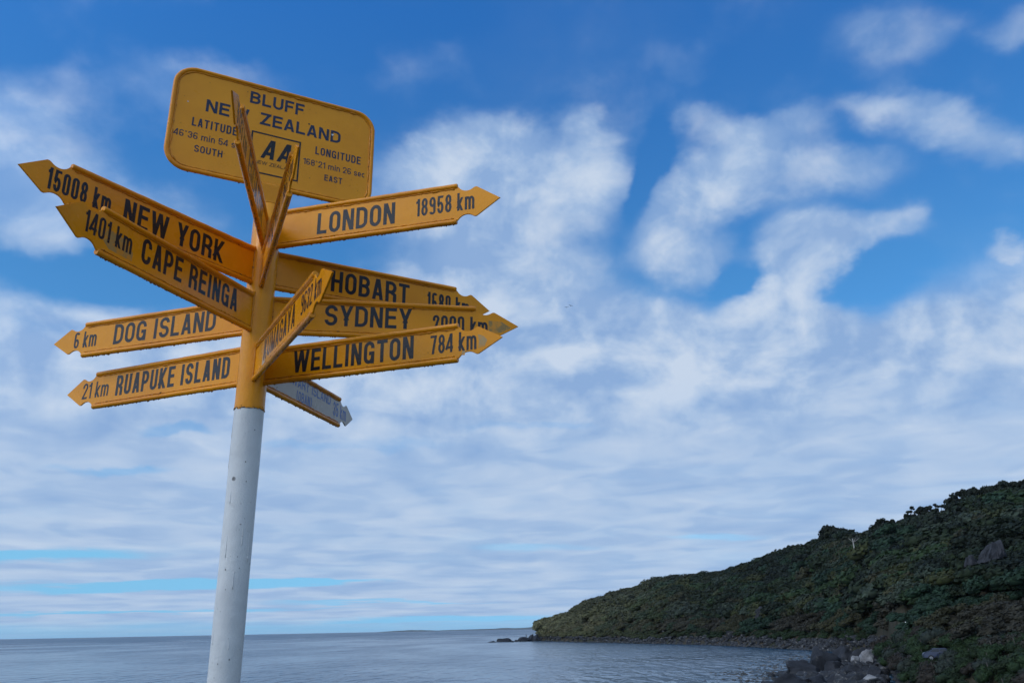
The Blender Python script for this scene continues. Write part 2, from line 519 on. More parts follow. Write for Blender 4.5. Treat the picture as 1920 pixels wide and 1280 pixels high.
        P([(l, y), (r, y)] + arc(c, y, rx, y - b, 5, 325, 18))
    elif ch == 'c':
        P(arc(c, xh / 2, rx, xh / 2 - b, 40, 320, 16))
    elif ch == '(':
        P(arc(w * 1.3, .5, w * 1.1, .62, 125, 235, 8))
    elif ch == ')':
        P(arc(-w * .3, .5, w * 1.1, .62, 55, -55, 8))
    elif ch == '°':
        P(arc(c, .86, w * .30, .10, 0, 360, 12)[:-1], True)
    return S


def clip_y(poly, lo, hi):
    for sgn, lim in ((1, lo), (-1, -hi)):
        out = []
        for i in range(len(poly)):
            a, b = poly[i - 1], poly[i]
            da, db = sgn * a[1] - lim, sgn * b[1] - lim
            if (da >= 0) != (db >= 0):
                k = da / (da - db)
                out.append((a[0] + (b[0] - a[0]) * k, a[1] + (b[1] - a[1]) * k))
            if db >= 0: out.append(b)
        poly = out
        if len(poly) < 3: return []
    return poly


def ribbon(pts, t, closed, ext):
    P_ = [np.array(p, float) for p in pts]
    q = [P_[0]]
    for p in P_[1:]:
        if np.hypot(*(p - q[-1])) > 1e-4: q.append(p)
    if closed and np.hypot(*(q[0] - q[-1])) < 1e-4: q.pop()
    P_ = q
    if ext:
        d = P_[0] - P_[1]; P_[0] = P_[0] + d / np.hypot(*d) * t
        d = P_[-1] - P_[-2]; P_[-1] = P_[-1] + d / np.hypot(*d) * t
    n = len(P_)
    L, Rr = [], []
    for i in range(n):
        a = P_[i - 1] if (closed or i) else None
        b = P_[(i + 1) % n] if (closed or i < n - 1) else None
        d1 = (P_[i] - a) / np.hypot(*(P_[i] - a)) if a is not None else None
        d2 = (b - P_[i]) / np.hypot(*(b - P_[i])) if b is not None else None
        d1 = d2 if d1 is None else d1
        d2 = d1 if d2 is None else d2
        nn = np.array([-(d1 + d2)[1], (d1 + d2)[0]])
        ln = np.hypot(*nn)
        nn = nn / ln if ln > 1e-6 else np.array([-d1[1], d1[0]])
        k = 1 / max(.45, nn @ np.array([-d1[1], d1[0]]))
        L.append(P_[i] + nn * t / 2 * k); Rr.append(P_[i] - nn * t / 2 * k)
    quads = []
    for i in range(n if closed else n - 1):
        j = (i + 1) % n
        quads.append([tuple(L[i]), tuple(Rr[i]), tuple(Rr[j]), tuple(L[j])])
    return quads


def text_mesh(name, items, mat, parent, origin, ux, uz, off):
    """items: (string, x0, x1, baseline, cap height, stroke, shear, gap); ux to the reader's right, uz up; lies off in front.
    Every letter is a part of its own."""
    ux, uz, origin = Vector(ux), Vector(uz), Vector(origin)
    nrm = ux.cross(uz)
    for it in items:
        s, x0, x1, y0, cap, tk = it[:6]
        shear = it[6] if len(it) > 6 else 0.0
        gap = it[7] if len(it) > 7 else 0.105
        tot = (x1 - x0) / cap
        ws = [GW.get(ch, .50) for ch in s]
        k = (tot - gap * (len(s) - 1)) / sum(ws)
        x = 0.0
        for ch, w0 in zip(s, ws):
            w = w0 * k
            V, F = [], []
            if ch != ' ':
                t = min(tk, w * .98) if ch in 'Ii' else tk
                if ch in '°': t = tk * .45
                for li, (pts, cl, ex) in enumerate(glyph(ch, w, t)):
                    for quad in ribbon(pts, t, cl, ex):
                        if ex: quad = clip_y(quad, 0, .74 if (ch == 'k' and pts[-1][1] > .7 and pts[0][1] < .5) else 1)
                        if len(quad) < 3: continue
                        o = len(V)
                        for (a, b) in quad:
                            V.append(origin + ux * (x0 + (x + a + shear * b) * cap) + uz * (y0 + b * cap) + nrm * (off + li * 6e-5))
                        q = list(range(o, len(V)))
                        n_ = (V[q[1]] - V[q[0]]).cross(V[q[2]] - V[q[0]])
                        F.append(tuple(q if n_.dot(nrm) > 0 else q[::-1]))
                mesh_obj(name, V, F, mat, parent)
            x += w + gap


# ------------------------------------------------------------------ signpost
AX0 = np.array([-1.0426114140926968, 3.2, EYE])        # axis point at eye height
kk = np.array([0.009019620849621279, -0.00023592048132582374, 1.0]); kk /= np.linalg.norm(kk)
xk = np.array([1.0, 0, 0]) - kk * kk[0]; xk /= np.linalg.norm(xk)
yk = np.cross(kk, xk)
RT = np.array([xk, yk, kk])                            # world -> post-local
base_w = AX0 - kk * EYE
post = bpy.data.objects.new('signpost', None)
post.empty_display_size = 0.3
mm = Matrix(RT.T.tolist()).to_4x4(); mm.translation = Vector(base_w.tolist())
post.matrix_world = mm
link(post)
tag(post, 'tall white pole with a yellow top carrying many yellow arrow signs above the sea', 'signpost')
PR = 0.0565
SEAM, TOP = EYE + 0.832, EYE + 1.715


def lathe(prof, seg=56):
    V, F = [], []
    for (r_, z_) in prof:
        for k in range(seg):
            a = 2 * math.pi * k / seg
            V.append((r_ * math.cos(a), r_ * math.sin(a), z_))
    for i in range(len(prof) - 1):
        for k in range(seg):
            F.append((i * seg + k, i * seg + (k + 1) % seg, (i + 1) * seg + (k + 1) % seg, (i + 1) * seg + k))
    return V, F


zs = np.linspace(-0.05, SEAM, 60)
pr = [(PR * (1 + 0.004 * math.sin(z * 9) + 0.003 * math.sin(z * 23 + 1)), z) for z in zs]
o = mesh_obj('lower_pole', *lathe(pr), M_WHITE, post, smooth=True)
tag(o, 'white painted lower pole')
rs_ = random.Random(3)
# ragged edge where the yellow coat ends
V, F = lathe([(PR + .0012, SEAM - .006), (PR + .0022, SEAM - .002), (PR + .0015, SEAM + .012), (PR + .0008, SEAM + .03), (PR + .0006, EYE + 1.1),
              (PR + .0006, EYE + 1.4), (PR + .0006, TOP - .004), (PR - .003, TOP), (.0485, TOP + .001)])
V = [(x, y, z + (rs_.uniform(-.004, .004) if i < 56 else 0)) for i, (x, y, z) in enumerate(V)]
o = mesh_obj('upper_pole', V, F, M_POLEY, post, smooth=True, auto=50)
tag(o, 'yellow painted upper pole')
pa_ = .4768
nx_ = Vector((math.cos(pa_), math.sin(pa_), 0)); ny_ = Vector((-math.sin(pa_), math.cos(pa_), 0))
bm = bmesh.new()
bmesh.ops.create_cube(bm, size=1)
for v in bm.verts: v.co = nx_ * v.co.x * .092 + ny_ * (v.co.y * .030) + Vector((0, 0, TOP + .045 + v.co.z * .135))
bmesh.ops.bevel(bm, geom=bm.edges[:], offset=.008, segments=3, affect='EDGES')
bm_obj('plate_neck', bm, M_POLEY, post, smooth=True, auto=50)
V, F = tube([(math.cos(a) * .0515, math.sin(a) * .0515, TOP + .002 + rs_.uniform(-.001, .001)) for a in np.linspace(0, 2 * math.pi, 60)[:-1]],
            [0.0042 * (1 + rs_.uniform(-.3, .3)) for _ in range(59)], 8, closed=True)
mesh_obj('neck_weld', V, F, M_WELD, post, smooth=True)
V, F = tube([(math.cos(a) * (PR + .001), math.sin(a) * (PR + .001), SEAM - .003 + rs_.uniform(-.003, .003)) for a in np.linspace(0, 2 * math.pi, 90)[:-1]],
            [0.0020 * (1 + rs_.uniform(-.7, .7)) for _ in range(89)], 6, closed=True)
M_CHIP, Nc, bc = new_mat('rusty_paint_edge')
Nc.put(bc.inputs['Base Color'], Nc.mix(Nc.smooth(Nc.noise(obj_co(Nc), 70, 4, .7), .42, .56), (0.50, 0.22, 0.03), (0.05, 0.032, 0.03)))
bc.inputs['Roughness'].default_value = .7
mesh_obj('paint_edge', V, F, M_CHIP, post, smooth=True)
# concrete footing for the pole
M_CONC, Nq, bq = new_mat('footing_concrete')
Nq.put(bq.inputs['Base Color'], Nq.mix(Nq.noise(obj_co(Nq), 20, 6, .7), (0.26, 0.25, 0.23), (0.4, 0.39, 0.36)))
bq.inputs['Roughness'].default_value = .9
V, F = lathe([(.34, -.12), (.34, .06), (.32, .085), (.06, .10), (.05, .10)])
mesh_obj('footing', V, F, M_CONC, post, smooth=True, auto=40)


def gauss_smooth(vals, n):
    vals = np.array(vals, float)
    for _ in range(n):
        vals = np.concatenate([[vals[0]], (vals[:-2] + 2 * vals[1:-1] + vals[2:]) / 4, [vals[-1]]])
    return vals


H0, L0, LR0 = 0.08223096585739952, 1.0409200350062564, 0.8635967175858948
# az, z, dh, dL, dR, off, tilt, texts (string, s0, s1, baseline, cap), both-side, plate material, label
SIGNS = [
    ('LONDON', -0.271, 1.603, .007, -.009, -.012, -.002, -.002, [('LONDON', .242, .589, -.049, .096), ('18958 km', .680, .926, -.033, .078)], 'yellow LONDON 18958 km arrow pointing right'),
    ('NY', 4.153, 1.427, .002, -.029, -.022, .004, -.004, [('15008 km', .916, .690, -.040, .078), ('NEW YORK', .640, .205, -.048, .092)], 'yellow NEW YORK 15008 km arrow pointing left, highest on the left'),
    ('CAPE', 4.378, 1.222, .003, -.027, -.022, .007, -.005, [('1401 km', .906, .708, -.029, .074), ('CAPE REINGA', .663, .150, -.035, .091)], 'yellow CAPE REINGA 1401 km arrow pointing left'),
    ('DOG', 2.826, 1.226, -.001, .011, .017, .005, -.005, [('6 km', .935, .813, -.035, .074), ('DOG ISLAND', .720, .199, -.041, .091)], 'yellow DOG ISLAND 6 km arrow pointing left'),
    ('RUAPUKE', 2.725, 1.016, .002, .006, .009, .003, -.001, [('21 km', .948, .790, -.033, .072), ('RUAPUKE ISLAND', .746, .117, -.040, .091)], 'yellow RUAPUKE ISLAND 21 km arrow pointing left, lowest on the left'),
    ('WELL', -.335, 1.001, -.006, .018, .019, .003, .001, [('WELLINGTON', .186, .706, -.040, .089), ('784 km', .774, .958, -.034, .073)], 'yellow WELLINGTON 784 km arrow pointing right'),
    ('SYD', .160, 1.229, 0, .032, .024, -.001, -.002, [('SYDNEY', .265, .620, -.034, .090), ('2000 km', .709, .941, -.048, .082)], 'yellow SYDNEY 2000 km arrow pointing right'),
    ('HOB', .507, 1.433, .005, .017, .016, -.003, -.003, [('HOBART', .290, .650, -.046, .098), ('1680 km', .738, .950, -.050, .088)], 'yellow HOBART 1680 km arrow pointing right and away'),
    ('STEW', 1.354, 1.019, -.006, -.022, -.009, .012, .011, [('STEWART ISLAND', .225, .746, .010, .048), ('(OBAN)', .397, .545, -.050, .046), ('35 km', .779, .931, -.031, .070)], 'sky-reflection-tinted cream STEWART ISLAND (OBAN) 35 km arrow under the others, pointing away'),
    ('KUM', -1.060, 1.011, -.002, .006, -.015, -.004, .003, [('KUMAGAYA', .205, .640, -.038, .086), ('9632 km', .712, .940, -.030, .074)], 'yellow KUMAGAYA 9632 km arrow pointing up towards the viewer'),
    ('EQ', 4.891, 1.571, -.005, -.001, -.006, .002, .002, [('5133 km', .930, .700, -.034, .075), ('EQUATOR', .630, .190, -.042, .090)], 'yellow arrow seen almost edge-on, crossing the top plate on its left'),
    ('TOK', -1.183, 1.409, .002, -.002, .002, -.004, .001, [('TOKYO', .240, .600, -.042, .090), ('9567 km', .700, .940, -.034, .075)], 'yellow arrow seen almost edge-on, crossing the AA box of the top plate'),
]
RR = 0.0110


def arrow_outline(h, L, Lr):
    """upper half outline from the pole outwards: (s, t)"""
    pts = [(0.040, h - RR), (Lr, h - RR)]
    cx, rad = Lr + .043, .041
    for a in np.linspace(214, 308, 11):
        pts.append((cx + rad * math.cos(R(a)), h + .004 + rad * math.sin(R(a))))
    sx, sy = pts[-1]
    pts += [(sx + .008, sy + .004), (sx + .016, sy + .0035), (L - .004, .0025)]
    return pts


def prism(outline, thick, origin, ux, uz, bev=.0012):
    nrm = ux.cross(uz)
    bm = bmesh.new()
    vs = [bm.verts.new(origin + ux * s + uz * t - nrm * thick / 2) for s, t in outline]
    f = bm.faces.new(vs)
    r = bmesh.ops.extrude_face_region(bm, geom=[f])
    nv = [g for g in r['geom'] if isinstance(g, bmesh.types.BMVert)]
    bmesh.ops.translate(bm, verts=nv, vec=nrm * thick)
    bmesh.ops.recalc_face_normals(bm, faces=bm.faces)
    if bev:
        es = [e for e in bm.edges if len(e.link_faces) == 2 and abs(e.link_faces[0].normal.dot(e.link_faces[1].normal)) < .3
              and (abs(e.link_faces[0].normal.dot(nrm)) > .9 or abs(e.link_faces[1].normal.dot(nrm)) > .9)]
        bmesh.ops.bevel(bm, geom=es, offset=bev, segments=2, affect='EDGES', clamp_overlap=True)
    return bm


def drip_mesh(p0, p1, down, rnd, n_per_m=62, big=1.0):
    parts = []
    d = (p1 - p0); L = d.length; u = d / L
    s = rnd.uniform(0, .02)
    while s < L:
        r_ = rnd.choice((.0022, .0028, .0034, .0042)) * big * rnd.uniform(.8, 1.15)
        c = p0 + u * s + down * (r_ * rnd.uniform(-.1, .35))
        V = []
        F = []
        rings = ((-.9, .45), (-.3, .95), (.35, .9), (.9, .45), (1.25, .08))
        side = u.cross(down)
        for (zz, rr) in rings:
            for k in range(7):
                a = 2 * math.pi * k / 7
                V.append(c + down * (r_ * zz) + (u * math.cos(a) * 1.25 + side * math.sin(a)) * (r_ * rr))
        for i in range(len(rings) - 1):
            for k in range(7):
                F.append((i * 7 + k, i * 7 + (k + 1) % 7, (i + 1) * 7 + (k + 1) % 7, (i + 1) * 7 + k))
        F.append(tuple(range(28, 35)))
        parts.append((V, F))
        s += rnd.expovariate(n_per_m) * (.3 + 1.1 * (.5 + .5 * math.sin(s * 23 + L * 40))) + .005
    return join(parts)


sign_parent = {}
for si, (nm, az_, z_, dh, dL, dR, off, tl, texts, label) in enumerate(SIGNS):
    rnd = random.Random(100 + si)
    u = np.array([math.cos(az_), math.sin(az_), 0]); u -= kk * (u @ kk); u /= np.linalg.norm(u)
    nn = np.cross(kk, u)
    u = u + kk * tl; u /= np.linalg.norm(u)
    ux = Vector((RT @ u).tolist()).normalized()
    nl = Vector((RT @ nn).tolist())
    uz = nl.cross(ux) * -1
    if uz.z < 0: uz = -uz
    uz.normalize()
    org = Vector((0, 0, z_ + EYE)) + nl * off
    h, L, Lr = H0 + dh, L0 + dL, LR0 + dR
    half = arrow_outline(h, L, Lr)
    out = half + [(L, 0)] + [(s, -t) for s, t in reversed(half)]
    pm = M_PALE if nm == 'STEW' else M_YEL
    bm = prism(out, .0062, org, ux, uz)
    ob = bm_obj('arrow_sign', bm, pm, post)
    tag(ob, label)
    # rails
    for sg, nme in ((1, 'top_rail'), (-1, 'bottom_rail')):
        t0 = sg * (h - RR)
        a, b = org + ux * .045 + uz * t0, org + ux * (Lr + .002) + uz * t0
        n_ = 26
        pts = [a.lerp(b, i / n_) + Vector((rnd.uniform(-1, 1), rnd.uniform(-1, 1), rnd.uniform(-1, 1))) * .0005 for i in range(n_ + 1)]
        pts = pts[:-2] + [a.lerp(b, .985), a.lerp(b, .996), b]
        rads = [RR * (1 + rnd.uniform(-.03, .03)) for _ in pts]; rads[-2] = RR; rads[-1] = RR * .84
        mesh_obj(nme, *tube(pts, rads, 16), M_RAIL, ob, smooth=True, auto=50)
        # weld beads along the joint, both faces, and a little ragged
        parts = []
        for side in (1, -1):
            nn_ = 110
            q = [org + ux * (.05 + (Lr - .06) * i / nn_) + uz * (sg * (h - 2 * RR - .0018 + rnd.uniform(-.0012, .0012))) + nl * (side * .0036) for i in range(nn_ + 1)]
            rd = gauss_smooth([abs(rnd.gauss(.0021, .0011)) + .0006 for _ in q], 1)
            parts.append(tube(q, list(rd), 6))
        mesh_obj('weld_seam', *join(parts), M_WELD, ob, smooth=True)
    # weld against the pole
    parts = []
    for side in (1, -1):
        q = [org + ux * (PR - .002 + rnd.uniform(-.001, .001)) + uz * (-h + 2 * h * i / 24) + nl * (side * .005) for i in range(25)]
        parts.append(tube(q, [.0048 * (1 + rnd.uniform(-.3, .3)) for _ in q], 7))
    mesh_obj('pole_weld', *join(parts), M_WELD, ob, smooth=True)
    V, F = drip_mesh(org + ux * .06 - uz * (h - .0012), org + ux * (Lr - .004) - uz * (h - .0012), -uz, rnd)
    o = mesh_obj('paint_drips', V, F, M_DRIP, ob, smooth=True)
    tag(o, kind='stuff')
    WEAR_AND_REFLECTIONS = {'KUM': [([(.185, -.060), (.235, -.058), (.250, -.030), (.238, -.004), (.205, .004), (.188, -.02)], (0.55, 0.52, 0.50))],
            'SYD': [([(.945, -.040), (1.0, -.030), (1.045, -.010), (1.0, .018), (.945, .020)], (0.30, 0.19, 0.05))],  # brown tip patch: a neighbouring sign's reflection painted on
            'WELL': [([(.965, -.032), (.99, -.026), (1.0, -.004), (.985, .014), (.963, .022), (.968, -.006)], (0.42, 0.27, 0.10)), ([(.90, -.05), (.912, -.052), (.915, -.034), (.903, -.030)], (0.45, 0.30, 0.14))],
            'CAPE': [([(.70, -.05), (.80, -.048), (.86, -.004), (.82, .020), (.735, .012), (.70, -.02)], (0.42, 0.25, 0.07))]}  # patch by the distance: a reflection painted flat on the face
    for (poly_, colr) in WEAR_AND_REFLECTIONS.get(nm, []):
        mw = bpy.data.materials.new('wear_and_reflection_paint'); mw.use_nodes = True
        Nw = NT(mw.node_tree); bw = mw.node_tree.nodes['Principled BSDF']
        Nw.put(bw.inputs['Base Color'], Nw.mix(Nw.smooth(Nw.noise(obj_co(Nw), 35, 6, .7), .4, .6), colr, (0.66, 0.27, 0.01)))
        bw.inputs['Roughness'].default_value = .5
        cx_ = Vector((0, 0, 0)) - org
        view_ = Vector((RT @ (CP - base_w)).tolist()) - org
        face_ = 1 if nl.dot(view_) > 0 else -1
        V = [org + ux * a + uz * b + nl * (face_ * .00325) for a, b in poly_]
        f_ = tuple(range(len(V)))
        mesh_obj('wear_and_reflection_patch', V, [f_ if (V[1] - V[0]).cross(V[2] - V[0]).dot(nl * face_) > 0 else f_[::-1]], mw, ob)
    # lettering on both faces; the face that reads towards the viewer follows the measured positions
    ink = M_BLUEINK if nm == 'STEW' else M_INK
    for flip in (False, True):
        items = []
        rgt = None
        for (s, s0, s1, y0, cap) in texts:
            if flip: s0, s1 = s1, s0
            sgn = 1 if s1 > s0 else -1
            rgt = sgn
            dist_ = s[0].isdigit()
            items.append((s, s0 * sgn, s1 * sgn, y0, cap, .125 if dist_ else .158, 0.0, .085 if dist_ else .11))
        text_mesh('letter', items, ink, ob, org, ux * rgt, uz, .0031 + .00035)

# ---- the top plate
PAZ, PZ, PW, PH, PXO = .4768, 2.055, .886, .5007, .0047
u = np.array([math.cos(PAZ), math.sin(PAZ), 0]); u -= kk * (u @ kk); u /= np.linalg.norm(u)
ux = Vector((RT @ u).tolist()).normalized()
uz = Vector((0, 0, 1))
ro = -.0024
ux, uz = (ux * math.cos(ro) + uz * math.sin(ro)).normalized(), (uz * math.cos(ro) - ux * math.sin(ro)).normalized()
nv = ux.cross(uz)
org = Vector((0, 0, PZ + EYE)) + Vector((RT @ u).tolist()) * PXO


def rrect(w, h, r, n=9):
    pts = []
    for cx, cy, a0 in ((w / 2 - r, h / 2 - r, 0), (-w / 2 + r, h / 2 - r, 90), (-w / 2 + r, -h / 2 + r, 180), (w / 2 - r, -h / 2 + r, 270)):
        for i in range(n + 1):
            a = R(a0 + 90 * i / n)
            pts.append((cx + r * math.cos(a), cy + r * math.sin(a)))
    return pts


def resample(pts, step):
    out = []
    for i in range(len(pts)):
        a, b = np.array(pts[i]), np.array(pts[(i + 1) % len(pts)])
        d = np.hypot(*(b - a))
        if d < 1e-6: continue
        k = max(1, int(round(d / step)))
        for j in range(k): out.append(tuple(a + (b - a) * j / k))
    return out


rnd = random.Random(55)
bm = prism(rrect(PW - .014, PH - .014, .088), .006, org, ux, uz, .001)
plate = bm_obj('top_plate', bm, M_PLATE, post)
tag(plate, 'large yellow plate with rounded corners and BLUFF NEW ZEALAND with latitude and longitude')
rp = resample(rrect(PW - .020, PH - .020, .086, 12), .022)
V, F = tube([org + ux * a + uz * b for a, b in rp], [.0100 * (1 + rnd.uniform(-.04, .04)) for _ in rp], 14, closed=True)
mesh_obj('rim_tube', V, F, M_RAIL, plate, smooth=True)
rp = resample(rrect(PW - .044, PH - .044, .076, 14), .0075)
parts = []
for side in (1, -1):
    rd = gauss_smooth([abs(rnd.gauss(.0030, .0016)) + .0005 for _ in rp], 1)
    parts.append(tube([org + ux * (a + rnd.uniform(-.0012, .0012)) + uz * (b + rnd.uniform(-.0012, .0012)) + nv * (side * .0032) for a, b in rp], list(rd), 6, closed=True))
mesh_obj('rim_weld', *join(parts), M_WELD, plate, smooth=True)
V, F = drip_mesh(org - ux * (PW / 2 - .09) - uz * (PH / 2 - .0015), org + ux * (PW / 2 - .09) - uz * (PH / 2 - .0015), -uz, rnd)
tag(mesh_obj('paint_drips', V, F, M_DRIP, plate, smooth=True), kind='stuff')
PT = [('BLUFF', -.127, .110, .146, .060, .185, 0, .13), ('NEW', -.302, -.125, .049, .060, .185, 0, .13), ('ZEALAND', -.076, .283, .052, .060, .185, 0, .13),
      ('LATITUDE', -.349, -.165, -.034, .041, .155, 0, .14), ('46°36 min 54 sec', -.414, -.130, -.095, .031, .130, 0, .12), ('SOUTH', -.327, -.214, -.154, .033, .16, 0, .14),
      ('LONGITUDE', .174, .383, -.030, .039, .155, 0, .14), ('168°21 min 26 sec', .124, .406, -.092, .030, .130, 0, .12), ('EAST', .223, .304, -.151, .030, .16, 0, .14)]
text_mesh('letter', PT, M_NAVY, plate, org, ux, uz, .0031 + .00035)


def flat_poly(name, polys, mat, parent, origin, ux_, uz_, off_):
    n_ = ux_.cross(uz_)
    V, F = [], []
    for i, p in enumerate(polys):
        o = len(V)
        V += [origin + ux_ * a + uz_ * b + n_ * (off_ + 3e-5 * i) for a, b in p]
        F.append(tuple(range(o, len(V))))
    return mesh_obj(name, V, F, mat, parent)


# the motoring club badge: a thin square frame, slanted double A, small words
x0, x1, y0, y1, w_ = -.106, .108, -.188, .012, .0068
frame = [[(x0, y1), (x1, y1), (x1, y1 - w_), (x0, y1 - w_)], [(x0, y0 + w_), (x1, y0 + w_), (x1, y0), (x0, y0)],
         [(x0, y1), (x0 + w_, y1), (x0 + w_, y0), (x0, y0)], [(x1 - w_, y1), (x1, y1), (x1, y0), (x1 - w_, y0)]]
flat_poly('badge_frame', frame, M_INK, plate, org, ux, uz, .0036)
text_mesh('letter', [('A', -.0600, -.0040, -.110, .094, .17, .22, 0), ('A', .0090, .0650, -.110, .094, .17, .22, 0),
                            ('NEW ZEALAND', -.082, .088, -.1425, .0165, .125, .12, .14)], M_INK, plate, org, ux, uz, .0036)


def disc(cx, cy, r_, n=12, jit=0):
    return [(cx + r_ * (1 + rnd.uniform(-jit, jit)) * math.cos(2 * math.pi * i / n), cy + r_ * (1 + rnd.uniform(-jit, jit)) * math.sin(2 * math.pi * i / n)) for i in range(n)]


M_BARE, Nb, bb = new_mat('bare_primer')
bb.inputs['Base Color'].default_value = (0.62, 0.66, 0.72, 1)
bb.inputs['Roughness'].default_value = .6
flat_poly('paint_chip', [disc(.246, .088, .0055, 9, .45), disc(-.375, .075, .0026, 8, .4)], M_BARE, plate, org, ux, uz, .0039)
M_HOLE, Nh, bh = new_mat('dark_rust')
bh.inputs['Base Color'].default_value = (0.05, 0.03, 0.015, 1)
bh.inputs['Roughness'].default_value = .8
spots = [disc(.1365, .114, .0042, 10, .1)] + [disc(rnd.uniform(-.40, .40), rnd.uniform(-.2, .2), rnd.uniform(.0007, .0018), 6, .4) for _ in range(46)]
flat_poly('rust_spots', spots, M_HOLE, plate, org, ux, uz, .0033)
# a small round mark scratched on the white pole
cen = np.array([0, 0, 0])
ang = math.atan2(-3.2, 1.04) - .62
pr_ = PR + .0008
q = [(pr_ * math.cos(ang + .11 * math.cos(a)), pr_ * math.sin(ang + .11 * math.cos(a)), EYE + .552 + .007 * math.sin(a)) for a in np.linspace(0, 2 * math.pi, 15)[:-1]]
parts = [tube(q, .0006, 4, closed=True)]
for a in (.6, 1.7, 2.8):
    s_ = [(pr_ * math.cos(ang + .10 * k * math.cos(a)), pr_ * math.sin(ang + .10 * k * math.cos(a)), EYE + .552 + .006 * k * math.sin(a)) for k in (-1, 0, 1)]
    parts.append(tube(s_, .0006, 4))
mesh_obj('scratched_mark', *join(parts), M_HOLE, post)
parts = []
for _ in range(46):
    a_ = ang + rnd.uniform(-1.4, 1.4); z_ = EYE + rnd.uniform(-.5, .8); r_ = rnd.choice((.0008, .001, .0013, .002))
    n_ = Vector((math.cos(a_), math.sin(a_), 0)); t_ = Vector((-math.sin(a_), math.cos(a_), 0))
    c_ = n_ * (PR + .0006) + Vector((0, 0, z_))
    parts.append(([c_ + t_ * r_ * rnd.uniform(.6, 1.2) * math.cos(k * 1.05) + Vector((0, 0, r_ * rnd.uniform(1, 2.2) * math.sin(k * 1.05))) for k in range(6)], [tuple(range(6))]))
tag(mesh_obj('rust_specks', *join(parts), M_HOLE, post), kind='stuff')
parts = []
for _ in range(16):       # runs of thick paint down the white pole
    a_ = ang + rnd.uniform(-1.5, 1.5); z0_ = EYE + rnd.uniform(-.3, .8); L_ = rnd.uniform(.02, .12)
    q = [(math.cos(a_) * (PR + .0002), math.sin(a_) * (PR + .0002), z0_ - L_ * k / 6) for k in range(7)]
    parts.append(tube(q, [.0006, .0009, .0010, .0011, .0012, .0018, .0009], 6))
tag(mesh_obj('paint_runs', *join(parts), M_WHITE, post, smooth=True), kind='stuff')
#@@LAND@@
# ================================================================== land
def sea_r(px, py, z=SEA):
    d = ray(px, py)
    t = (z - EYE) / d[2]
    return math.hypot(d[0] * t, d[1] * t)


def az_of(px, py=1175):
    d = ray(px, py)
    return math.atan2(d[0], d[1])


# columns of the headland: pixel x, shoreline y (or distance), ridge distance, skyline y
HC = [(985, 1199.5, 735, 1199, -5), (1000, 1200, 735, 1192, -1), (1006, 1200.5, 730, 1176, 1.5), (1026, 1201, 725, 1161, 3), (1052, 1202, 720, 1159, 3), (1078, 1203, 715, 1145, 3),
      (1100, 1203.5, 710, 1130, 3), (1130, 1204.2, 705, 1119, 3), (1165, 1205, 700, 1109, 3), (1182, 1205.5, 695, 1111, 3), (1200, 1206, 690, 1102, 3),
      (1230, 1206.5, 680, 1091, 3), (1262, 1207.2, 665, 1084, 3), (1290, 1208, 650, 1087, 3), (1310, 1208.5, 640, 1080, 3), (1345, 1210, 620, 1074, 3),
      (1380, 1211.5, 605, 1063, 3.2), (1425, 1214, 590, 1048, 3.4), (1460, 1216.5, 575, 1033, 3.6), (1495, 1218.5, 560, 1028, 3.6), (1512, 1219.5, 555, 1035, 3.6),
      (1530, 1220.5, 548, 1013, 3.8), (1560, 1222, 535, 1002, 4), (1600, -268, 520, 993, 4), (1622, -235, 510, 988, 4), (1642, -150, 507, 984, 4), (1655, -132, 505, 981, 4), (1685, -118, 500, 979, 4), (1705, -110, 495, 966, 4.3),
      (1740, -104, 490, 957, 4.5), (1770, -99, 485, 959, 4.5), (1800, -95, 480, 938, 4.5), (1840, -92, 475, 930, 4.5), (1880, -90, 470, 919, 4.5), (1920, -88, 465, 907, 4.5),
      (2100, -75, 440, 860, 4.5), (2400, -70, 400, 800, 4.5), (2900, -70, 350, 790, 4.5)]
cA, cS, cR, cH = [], [], [], []
for (px, sy, rr, ty, can) in HC:
    d = ray(px, ty)
    a = math.atan2(d[0], d[1])
    cA.append(a)
    cS.append(-sy if sy < 0 else sea_r(px, sy))
    cR.append(rr)
    cH.append(EYE + d[2] / math.hypot(d[0], d[1]) * rr - can - (1.6 if px < 1600 else 3.6))
cA, cS, cR, cH = map(np.array, (cA, cS, cR, cH))


def hash2(ix, iy, s):
    n = (ix * 374761393 + iy * 668265263 + s * 1274126177) & 0x7fffffff
    n = ((n ^ (n >> 13)) * 1274126177) & 0x7fffffff
    return ((n ^ (n >> 16)) & 0xffffff) / float(0xffffff)


def vnoise(x, y, s=0):
    x = np.asarray(x, float); y = np.asarray(y, float)
    ix = np.floor(x).astype(np.int64); iy = np.floor(y).astype(np.int64)
    fx = x - ix; fy = y - iy
    fx = fx * fx * (3 - 2 * fx); fy = fy * fy * (3 - 2 * fy)
    a, b, c, d = hash2(ix, iy, s), hash2(ix + 1, iy, s), hash2(ix, iy + 1, s), hash2(ix + 1, iy + 1, s)
    return a + (b - a) * fx + (c - a) * fy + (a - b - c + d) * fx * fy


def fbm(x, y, s=0, o=4, g=.5):
    v = 0; amp = 1; tot = 0
    for i in range(o):
        v = v + amp * vnoise(np.asarray(x) * 2 ** i, np.asarray(y) * 2 ** i, s + i * 17); tot += amp; amp *= g
    return v / tot


